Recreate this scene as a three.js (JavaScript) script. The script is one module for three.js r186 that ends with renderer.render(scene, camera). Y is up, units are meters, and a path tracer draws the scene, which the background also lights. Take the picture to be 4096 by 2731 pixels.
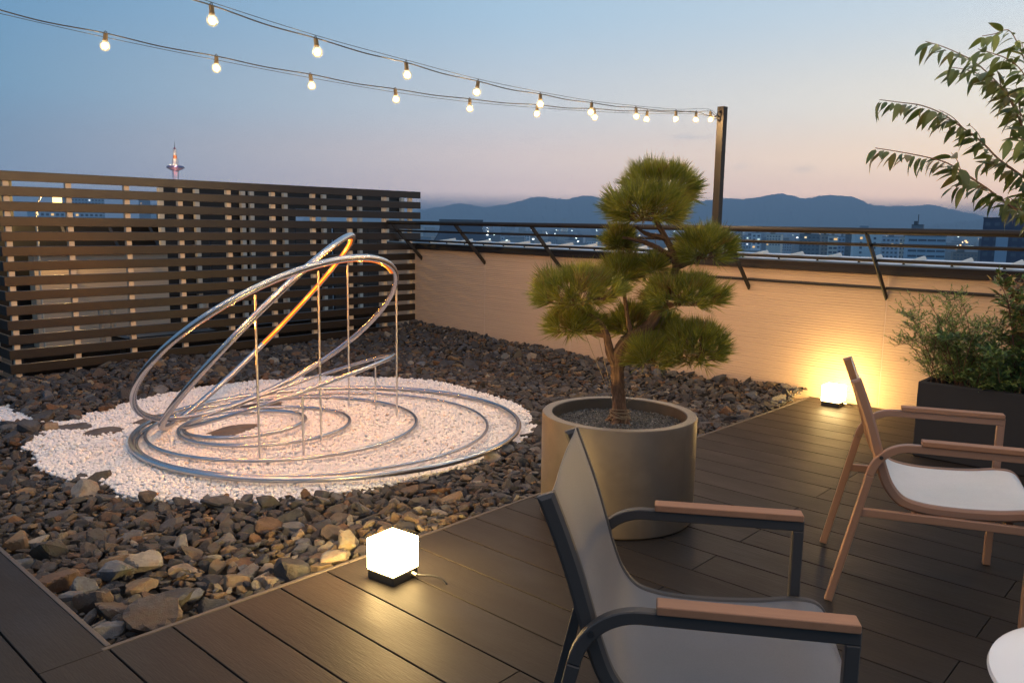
import * as THREE from 'three';
import { RoundedBoxGeometry } from 'three/addons/geometries/RoundedBoxGeometry.js';
import { mergeGeometries, mergeVertices, toCreasedNormals } from 'three/addons/utils/BufferGeometryUtils.js';

// ---------------------------------------------------------------- camera
const scene = new THREE.Scene();
const EYE = new THREE.Vector3(-0.9477, 1.4, 2.6366);
const FWD = new THREE.Vector3(0.73008, -0.14435, -0.66794);
const camera = new THREE.PerspectiveCamera(45.67, 1024 / 682, 0.05, 30000);
camera.position.copy(EYE);
camera.up.set(0.0955, 0.9894, -0.10943);
camera.lookAt(EYE.clone().add(FWD));

// ---------------------------------------------------------------- sky: dusk, glow in the west (right of the frame)
const SUNSET_AZ = THREE.MathUtils.degToRad(8);
const sLin = (v) => { v /= 255; return v <= 0.04045 ? v / 12.92 : Math.pow((v + 0.055) / 1.055, 2.4); };
const C3 = (r, g, b) => [sLin(r), sLin(g), sLin(b)];
const lerp3 = (a, b, t) => [a[0] + (b[0] - a[0]) * t, a[1] + (b[1] - a[1]) * t, a[2] + (b[2] - a[2]) * t];
// elevation stops for three azimuths away from the glow: 10, 55 and 100 degrees and more
const SKY_STOPS = [
  { d: 8, s: [[0, C3(214, 190, 182)], [2, C3(218, 194, 184)], [4.5, C3(244, 220, 196)], [8, C3(240, 231, 216)], [14, C3(212, 222, 229)], [26, C3(178, 203, 224)], [50, C3(140, 176, 212)], [90, C3(122, 160, 203)]] },
  { d: 50, s: [[0, C3(180, 174, 184)], [2, C3(184, 178, 187)], [4.5, C3(200, 193, 197)], [8, C3(192, 201, 211)], [14, C3(168, 197, 220)], [26, C3(142, 181, 216)], [50, C3(126, 168, 210)], [90, C3(120, 159, 203)]] },
  { d: 84, s: [[0, C3(122, 146, 172)], [2, C3(122, 147, 174)], [4.5, C3(120, 149, 177)], [8, C3(116, 155, 186)], [14, C3(106, 152, 190)], [26, C3(104, 148, 192)], [50, C3(116, 156, 200)], [90, C3(118, 157, 202)]] },
];
function stopAt(s, el) {
  if (el <= s[0][0]) return s[0][1];
  for (let i = 1; i < s.length; i++) if (el <= s[i][0]) {
    let t = (el - s[i - 1][0]) / (s[i][0] - s[i - 1][0]); t = t * t * (3 - 2 * t) * 0.5 + t * 0.5;
    return lerp3(s[i - 1][1], s[i][1], t);
  }
  return s[s.length - 1][1];
}
function skyColour(el, daz) {
  const a = Math.abs(daz), c = SKY_STOPS.map((q) => stopAt(q.s, el));
  if (a <= SKY_STOPS[0].d) return c[0];
  if (a <= SKY_STOPS[1].d) { const t = (a - 8) / 42; return lerp3(c[0], c[1], t); }
  if (a <= SKY_STOPS[2].d) { const t = (a - 50) / 34; return lerp3(c[1], c[2], t); }
  return c[2];
}
// the stops are the sky as seen from here; beyond the haze that lies over the town it is brighter and warmer
const AIR = 0.00022, GLIMMER = [0.12, 0.2, 0.31];
function beyondAir(c, el) { const path = Math.min(11000, 400 / Math.tan(Math.max(el, 2) * Math.PI / 180)), T = Math.exp(-AIR * path); return c.map((v, k) => Math.max(0.02, (v - GLIMMER[k] * (1 - T)) / T)); }
// thin evening cloud wisps: [azimuth deg, elevation deg, half width, half height, strength]
const WISPS = [[-30.9, 5.9, 0.9, 0.12, 0.5], [-29.3, 5.95, 0.7, 0.09, 0.35], [-27.2, 3.95, 0.45, 0.14, 0.4], [-23.2, 3.8, 0.55, 0.16, 0.45], [-9.5, 4.4, 3.2, 0.35, 0.5], [-7.5, 3.3, 2.4, 0.22, 0.4], [-14.2, 2.1, 1.0, 0.12, 0.3], [-47.5, 7.8, 1.6, 0.12, 0.16], [-3, 6.2, 4.2, 0.4, 0.4], [6, 4.9, 5, 0.5, 0.45], [22, 5.8, 6, 0.5, 0.4]];
{
  const W = 2048, Hh = 1024, data = new Float32Array(W * Hh * 4), R = THREE.MathUtils.radToDeg;
  for (let j = 0; j < Hh; j++) {
    const el = ((j + 0.5) / Hh - 0.5) * 180;
    for (let i = 0; i < W; i++) {
      const az = ((i + 0.5) / W - 0.5) * 360;
      let daz = az - R(SUNSET_AZ); daz = ((daz + 540) % 360) - 180;
      let c = el < 0 ? [0.17, 0.18, 0.2] : beyondAir(skyColour(el, daz), el);
      if (el > 0 && el < 12) for (const w of WISPS) {
        const dx = (az - w[0]) / w[2], dy = (el - w[1] - 0.05 * Math.sin(az * 3)) / w[3], q = dx * dx + dy * dy;
        if (q < 6) { const k = w[4] * Math.exp(-q * 1.1); c = lerp3(c, [c[0] * 0.62, c[1] * 0.73, c[2] * 0.86], k * 1.6 > 1 ? 1 : k * 1.6); }
      }
      const o = (j * W + i) * 4; data[o] = c[0]; data[o + 1] = c[1]; data[o + 2] = c[2]; data[o + 3] = 1;
    }
  }
  const t = new THREE.DataTexture(data, W, Hh, THREE.RGBAFormat, THREE.FloatType);
  t.mapping = THREE.EquirectangularReflectionMapping; t.magFilter = THREE.LinearFilter; t.minFilter = THREE.LinearFilter; t.needsUpdate = true;
  scene.background = t; scene.environment = t;
}
// the evening air between here and the hills
scene.fog = new THREE.FogExp2(new THREE.Color(0.78, 0.88, 1.0), AIR);

const renderer = new THREE.WebGLRenderer({ antialias: true });
renderer.setSize(1024, 682);
renderer.toneMapping = THREE.LinearToneMapping;
renderer.toneMappingExposure = 1.0;
renderer.shadowMap.enabled = true;

// light strengths (candela) of the lamps the terrace has
const CUBE_CD = 3.2, BULB_CD = 0.95, LED_CD = 0.34, OVERHEAD_CD = 0.62;
const WARM = new THREE.Color().setRGB(1.0, 0.63, 0.21), BULB_WARM = new THREE.Color().setRGB(1.0, 0.62, 0.27), AMBER = new THREE.Color().setRGB(1.0, 0.33, 0.03);

// ---------------------------------------------------------------- helpers
let seed = 12345;
function rng(s) { return () => { s |= 0; s = (s + 0x6d2b79f5) | 0; let t = Math.imul(s ^ (s >>> 15), 1 | s); t = (t + Math.imul(t ^ (t >>> 7), 61 | t)) ^ t; return ((t ^ (t >>> 14)) >>> 0) / 4294967296; }; }
const V = (x, y, z) => new THREE.Vector3(x, y, z);
const rgb = (r, g, b) => new THREE.Color().setRGB(r, g, b);
const taken = new Map();
function numbered(name) { const n = taken.get(name) || 0; taken.set(name, n + 1); return n ? name + '_' + String(n).padStart(3, '0') : name; }
function tag(o, label, category, group) { o.userData.label = label; o.userData.category = category; if (group) o.userData.group = group; return o; }
function thing(name, label, category, pos = [0, 0, 0], turn = 0, group) {
  const o = new THREE.Group(); o.name = numbered(name); o.position.set(...pos); o.rotation.y = turn; scene.add(o);
  return tag(o, label, category, group);
}
function mesh(name, geo, mat, parent) {
  const m = new THREE.Mesh(geo, mat); m.name = parent ? name : numbered(name); m.castShadow = m.receiveShadow = true;
  (parent || scene).add(m); return m;
}
function structure(name, geo, mat) { const m = geo ? mesh(name, geo, mat) : new THREE.Group(); if (!geo) { m.name = numbered(name); scene.add(m); } m.userData.kind = 'structure'; return m; }
const box = (w, h, d, x = 0, y = 0, z = 0) => metreUV(new THREE.BoxGeometry(w, h, d)).translate(x, y, z);
const rbox = (w, h, d, r = 0.004, x = 0, y = 0, z = 0) => metreUV(new RoundedBoxGeometry(w, h, d, 1, r)).translate(x, y, z);
function metreUV(g) {      // texture coordinates in metres, from the side each face looks to
  const p = g.attributes.position, n = g.attributes.normal, uv = new Float32Array(p.count * 2);
  for (let i = 0; i < p.count; i++) {
    const ax = Math.abs(n.getX(i)), ay = Math.abs(n.getY(i)), az = Math.abs(n.getZ(i));
    let u, v; if (ay >= ax && ay >= az) { u = p.getX(i); v = p.getZ(i); } else if (ax >= az) { u = p.getZ(i); v = p.getY(i); } else { u = p.getX(i); v = p.getY(i); }
    uv[i * 2] = u; uv[i * 2 + 1] = v;
  }
  g.setAttribute('uv', new THREE.BufferAttribute(uv, 2)); return g;
}
function merge(list) { return mergeGeometries(list.map((g) => { const q = g.index ? g.toNonIndexed() : g; for (const k of Object.keys(q.attributes)) if (!['position', 'normal', 'uv', 'color'].includes(k)) q.deleteAttribute(k); return q; })); }
function tube(points, r, seg = 24, rad = 8, closed = false) { return new THREE.TubeGeometry(new THREE.CatmullRomCurve3(points, closed), seg, r, rad, closed); }
function bar(a, b, r, rad = 10) { const d = b.clone().sub(a), g = new THREE.CylinderGeometry(r, r, d.length(), rad); g.applyQuaternion(new THREE.Quaternion().setFromUnitVectors(V(0, 1, 0), d.clone().normalize())); return g.translate((a.x + b.x) / 2, (a.y + b.y) / 2, (a.z + b.z) / 2); }
function taperTube(points, radii, seg, rad, wob = 0, rnd = Math.random) {      // a limb that thins out
  const c = new THREE.CatmullRomCurve3(points), fr = c.computeFrenetFrames(seg, false), pos = [], uv = [], idx = [], len = c.getLength();
  for (let i = 0; i <= seg; i++) {
    const t = i / seg, p = c.getPointAt(t), k = t * (radii.length - 1), k0 = Math.min(Math.floor(k), radii.length - 2), r = radii[k0] + (radii[k0 + 1] - radii[k0]) * (k - k0);
    for (let j = 0; j <= rad; j++) {
      const a = (j / rad) * Math.PI * 2, rr = r * (1 + wob * (j === rad ? 0 : (rnd() - 0.5))), n = fr.normals[i], b = fr.binormals[i], q = j === rad ? null : [p.x + rr * (Math.cos(a) * n.x + Math.sin(a) * b.x), p.y + rr * (Math.cos(a) * n.y + Math.sin(a) * b.y), p.z + rr * (Math.cos(a) * n.z + Math.sin(a) * b.z)];
      if (q) pos.push(...q); else { const s = (i * (rad + 1)) * 3; pos.push(pos[s], pos[s + 1], pos[s + 2]); }
      uv.push(j / rad * r * 6.28, t * len);
    }
  }
  for (let i = 0; i < seg; i++) for (let j = 0; j < rad; j++) { const a = i * (rad + 1) + j, b = a + rad + 1; idx.push(a, a + 1, b, b, a + 1, b + 1); }
  const g = new THREE.BufferGeometry(); g.setAttribute('position', new THREE.Float32BufferAttribute(pos, 3)); g.setAttribute('uv', new THREE.Float32BufferAttribute(uv, 2)); g.setIndex(idx); g.computeVertexNormals(); return g;
}
function band(path, half, thick, bevel = 0.0025) {      // a flat bar bent along a path in the (forward, up) plane, extruded sideways
  const L = [], Rr = [];
  for (let i = 0; i < path.length; i++) {
    const a = path[Math.max(0, i - 1)], b = path[Math.min(path.length - 1, i + 1)], dx = b[0] - a[0], dy = b[1] - a[1], l = Math.hypot(dx, dy), nx = -dy / l, ny = dx / l;
    L.push([path[i][0] + nx * half, path[i][1] + ny * half]); Rr.push([path[i][0] - nx * half, path[i][1] - ny * half]);
  }
  const s = new THREE.Shape([...L, ...Rr.reverse()].map((p) => new THREE.Vector2(p[0], p[1])));
  const g = new THREE.ExtrudeGeometry(s, { depth: thick - 2 * bevel, bevelEnabled: true, bevelThickness: bevel, bevelSize: bevel, bevelOffset: -bevel, bevelSegments: 1, steps: 1 });
  g.translate(0, 0, -(thick - 2 * bevel) / 2); g.rotateY(-Math.PI / 2);       // shape x -> forward (+z), extrusion -> sideways (x)
  return metreUV(g);
}
function pointLight(color, cd, pos, parent, radius = 1) { const l = new THREE.PointLight(color, cd, 0, 2); l.position.copy(pos); l.castShadow = true; l.shadow.radius = radius; (parent || scene).add(l); return l; }

// tileable value noise
function noiseTile(n, cells, s) {
  const r = rng(s), g = new Float32Array(cells * cells); for (let i = 0; i < g.length; i++) g[i] = r();
  const o = new Float32Array(n * n), sm = (t) => t * t * (3 - 2 * t);
  for (let y = 0; y < n; y++) for (let x = 0; x < n; x++) {
    const fx = x / n * cells, fy = y / n * cells, x0 = Math.floor(fx), y0 = Math.floor(fy), tx = sm(fx - x0), ty = sm(fy - y0), x1 = (x0 + 1) % cells, y1 = (y0 + 1) % cells;
    o[y * n + x] = (g[y0 * cells + x0] * (1 - tx) + g[y0 * cells + x1] * tx) * (1 - ty) + (g[y1 * cells + x0] * (1 - tx) + g[y1 * cells + x1] * tx) * ty;
  }
  return o;
}
function fbm(n, base, oct, s, gain = 0.5) { const o = new Float32Array(n * n); let a = 1, tot = 0; for (let k = 0; k < oct; k++) { const q = noiseTile(n, base << k, s + k * 17); for (let i = 0; i < o.length; i++) o[i] += a * q[i]; tot += a; a *= gain; } for (let i = 0; i < o.length; i++) o[i] /= tot; return o; }
function texture(n, f, repeat = [1, 1], srgb = false) {
  const d = new Uint8Array(n * n * 4);
  for (let y = 0; y < n; y++) for (let x = 0; x < n; x++) { const c = f(x, y, y * n + x), o = (y * n + x) * 4; if (typeof c === 'number') d[o] = d[o + 1] = d[o + 2] = Math.max(0, Math.min(255, c * 255)); else { d[o] = Math.max(0, Math.min(255, c[0] * 255)); d[o + 1] = Math.max(0, Math.min(255, c[1] * 255)); d[o + 2] = Math.max(0, Math.min(255, c[2] * 255)); } d[o + 3] = 255; }
  const t = new THREE.DataTexture(d, n, n); t.wrapS = t.wrapT = THREE.RepeatWrapping; t.magFilter = THREE.LinearFilter; t.minFilter = THREE.LinearMipmapLinearFilter; t.generateMipmaps = true; t.repeat.set(...repeat); if (srgb) t.colorSpace = THREE.SRGBColorSpace; t.needsUpdate = true; return t;
}
const std = (o) => new THREE.MeshStandardMaterial(o);
const glow = (c, k) => std({ color: 0x000000, emissive: c, emissiveIntensity: k, roughness: 0.6 });

// ---------------------------------------------------------------- shared surfaces
const N1 = fbm(512, 4, 6, 11), N2 = fbm(512, 16, 5, 77), N3 = noiseTile(512, 256, 5), N4 = fbm(512, 2, 4, 301);
const at = (N, x, y) => N[((y % 512 + 512) % 512) * 512 + ((x % 512 + 512) % 512)];
const grainB = texture(512, (x, y) => 0.35 + 0.4 * at(N2, x * 3, y >> 3) + 0.25 * at(N3, x, y >> 2), [1.6, 0.8]);
const grainC = texture(512, (x, y) => { const k = 0.8 + 0.22 * at(N1, x, y >> 1) + 0.14 * (at(N2, x * 2, y >> 4) - 0.5) + 0.12 * (at(N3, x, y) - 0.5); return [k, k, k]; }, [1.1, 0.7]);
const deckRough = texture(512, (x, y) => { const k = 0.5 + 0.45 * at(N1, x * 2, y); return [k, k, k]; }, [0.7, 0.7]);
const wallLines = (() => { const r = rng(9), depth = []; for (let k = 0; k < 32; k++) depth.push(0.45 + 0.55 * r()); return texture(512, (x, y) => { const k = Math.floor(y / 16), q = y % 16, g = q < 5 ? 1 - depth[k] * Math.sin((q + 0.5) / 5 * Math.PI) : 1; return g; }, [0.5, 1 / 0.7]); })();
const wallTone = texture(512, (x, y) => { const k = 0.92 + 0.09 * at(N1, x, y) + 0.03 * (at(N3, x, y) - 0.5); return [k, k * 0.997, k * 0.99]; }, [0.4, 0.4]);
const stoneC = texture(512, (x, y) => { const v = at(N1, x, y), w = at(N2, y, x), q = at(N4, x * 2, y * 2), vein = Math.max(0, 1 - Math.abs(at(N1, x + 90, y * 2) - 0.5) * 26); const k = 0.3 + 1.0 * v * (0.5 + 0.9 * w), rust = Math.max(0, q - 0.48) * 2.6; return [k * (1 + rust * 0.7) + vein * 0.22, k * (1 + rust * 0.15) + vein * 0.21, k * (1 - rust * 0.3) + vein * 0.19]; }, [4, 4]);
const stoneB = texture(512, (x, y) => 0.6 * at(N1, x, y) + 0.25 * at(N2, x, y) + 0.15 * at(N3, x, y), [5, 5]);
const fineB = texture(512, (x, y) => 0.5 * at(N2, x, y) + 0.5 * at(N3, x, y), [6, 6]);
const streak = texture(512, (x, y) => { const k = 0.82 + 0.18 * at(N2, x * 4, y >> 5) + 0.12 * (at(N1, x, y) - 0.5); return [k, k, k]; }, [1.2, 1.2]);
const rustC = texture(512, (x, y) => { const v = at(N1, x, y), w = at(N2, x, y), k = 0.6 + 0.5 * v, r = Math.max(0, v - 0.5) * 1.6 + 0.35 * Math.max(0, w - 0.55); return [k * (1 + r * 1.5), k * (1 + r * 0.4), k * (1 - r * 0.2)]; }, [3, 3]);
const barkB = texture(512, (x, y) => { const v = Math.abs(at(N1, x * 2, y) - 0.5) * 2, w = at(N2, x, y >> 1); return 0.15 + 0.65 * Math.min(1, v * 2.2) + 0.2 * w; }, [5, 3]);
const barkC = texture(512, (x, y) => { const v = Math.min(1, Math.abs(at(N1, x * 2, y) - 0.5) * 4.4), w = at(N4, x, y), k = 0.45 + 0.6 * v; return [k * (0.95 + 0.2 * w), k * 0.93, k * 0.85]; }, [5, 3]);
const potC = texture(512, (x, y) => { const v = at(N1, x, y), w = at(N2, x, y), k = 0.5 + 0.75 * v + 0.25 * (w - 0.5) + 0.1 * (at(N2, x * 3, y >> 4) - 0.5); return [k, k * 0.99, k * 0.97]; }, [0.9, 1.1]);
const weave = texture(256, (x, y) => 0.5 + 0.25 * Math.sin(x / 256 * Math.PI * 2 * 64) * Math.sin(y / 256 * Math.PI * 2 * 64) + 0.25 * at(N3, x * 2, y * 2), [6, 6]);
const cloudC = texture(512, (x, y) => { const k = 0.9 + 0.14 * (at(N1, x, y) - 0.5) + 0.1 * (at(N3, x, y) - 0.5); return [k, k, k]; }, [2, 2]);

const M = {
  deck: [0, 1, 2, 3].map((k) => new THREE.MeshPhysicalMaterial({ specularIntensity: 0.3, color: rgb(...[[0.033, 0.028, 0.0245], [0.031, 0.0268, 0.0238], [0.036, 0.03, 0.0255], [0.032, 0.0265, 0.0232]][k]), map: grainC, bumpMap: grainB, bumpScale: 0.0016, roughness: 0.75, roughnessMap: deckRough })),
  trim: std({ color: rgb(0.085, 0.07, 0.06), map: cloudC, roughness: 0.6, bumpMap: fineB, bumpScale: 0.0006 }),
  soil: std({ color: rgb(0.03, 0.027, 0.024), roughness: 1 }),
  concrete: std({ color: rgb(0.03, 0.028, 0.026), map: cloudC, roughness: 0.9 }),
  wall: std({ color: rgb(0.64, 0.465, 0.32), map: wallTone, bumpMap: wallLines, bumpScale: 0.0038, roughness: 0.85 }),
  caulk: std({ color: rgb(0.68, 0.53, 0.4), roughness: 0.7 }),
  coping: std({ color: rgb(0.014, 0.012, 0.011), map: rustC, roughness: 0.5, metalness: 0.2 }),
  rail: std({ color: rgb(0.019, 0.0155, 0.0135), map: rustC, bumpMap: fineB, bumpScale: 0.0006, roughness: 0.55, metalness: 0.2 }),
  slat: [0, 1, 2].map((k) => std({ color: rgb(...[[0.021, 0.0165, 0.0135], [0.019, 0.0155, 0.013], [0.023, 0.018, 0.0145]][k]), map: streak, bumpMap: fineB, bumpScale: 0.0003, roughness: 0.3 })),
  beige: std({ color: rgb(0.7, 0.6, 0.47), map: cloudC, roughness: 0.5 }),
  steel: std({ color: rgb(0.52, 0.52, 0.53), metalness: 1, roughness: 0.27, bumpMap: fineB, bumpScale: 0.00012 }),
  rod: std({ color: rgb(0.66, 0.65, 0.64), metalness: 1, roughness: 0.34 }),
  pebbleBase: std({ color: rgb(0.6, 0.58, 0.55), roughness: 0.95 }),
  pebble: std({ color: rgb(1, 1, 1), roughness: 0.75 }),
  slate: std({ color: rgb(0.11, 0.1, 0.095), map: stoneC, bumpMap: stoneB, bumpScale: 0.003, roughness: 0.8 }),
  pot: std({ color: rgb(0.125, 0.102, 0.078), map: potC, bumpMap: fineB, bumpScale: 0.0006, roughness: 0.42, metalness: 0.25 }),
  charcoal: std({ color: rgb(0.046, 0.042, 0.039), roughness: 0.55, metalness: 0, bumpMap: fineB, bumpScale: 0.0002 }),
  tan: std({ color: rgb(0.34, 0.19, 0.12), roughness: 0.4, metalness: 0.2, bumpMap: fineB, bumpScale: 0.0002 }),
  wood: std({ color: rgb(0.36, 0.175, 0.09), map: streak, roughness: 0.6, bumpMap: fineB, bumpScale: 0.0005 }),
  fabricGrey: new THREE.MeshPhysicalMaterial({ color: rgb(0.15, 0.15, 0.155), bumpMap: weave, bumpScale: 0.0006, map: cloudC, roughness: 0.5, sheen: 0.6, sheenRoughness: 0.4, sheenColor: rgb(0.8, 0.8, 0.8) }),
  fabricWhite: new THREE.MeshPhysicalMaterial({ color: rgb(0.82, 0.8, 0.76), bumpMap: weave, bumpScale: 0.0006, map: cloudC, roughness: 0.5, sheen: 0.6, sheenRoughness: 0.4, sheenColor: rgb(0.8, 0.8, 0.8) }),
  planter: std({ color: rgb(0.034, 0.035, 0.036), map: cloudC, bumpMap: fineB, bumpScale: 0.0012, roughness: 0.85 }),
  white: std({ color: rgb(0.8, 0.81, 0.8), roughness: 0.08 }),
  black: std({ color: rgb(0.02, 0.02, 0.02), roughness: 0.5 }),
  brass: std({ color: rgb(0.6, 0.57, 0.5), metalness: 1, roughness: 0.3 }),
  bark: std({ color: rgb(0.2, 0.125, 0.075), map: barkC, bumpMap: barkB, bumpScale: 0.008, roughness: 0.95 }),
  twig: std({ color: rgb(0.16, 0.09, 0.055), roughness: 0.9 }),
  cord: std({ color: rgb(0.3, 0.22, 0.13), roughness: 0.9 }),
};
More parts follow.
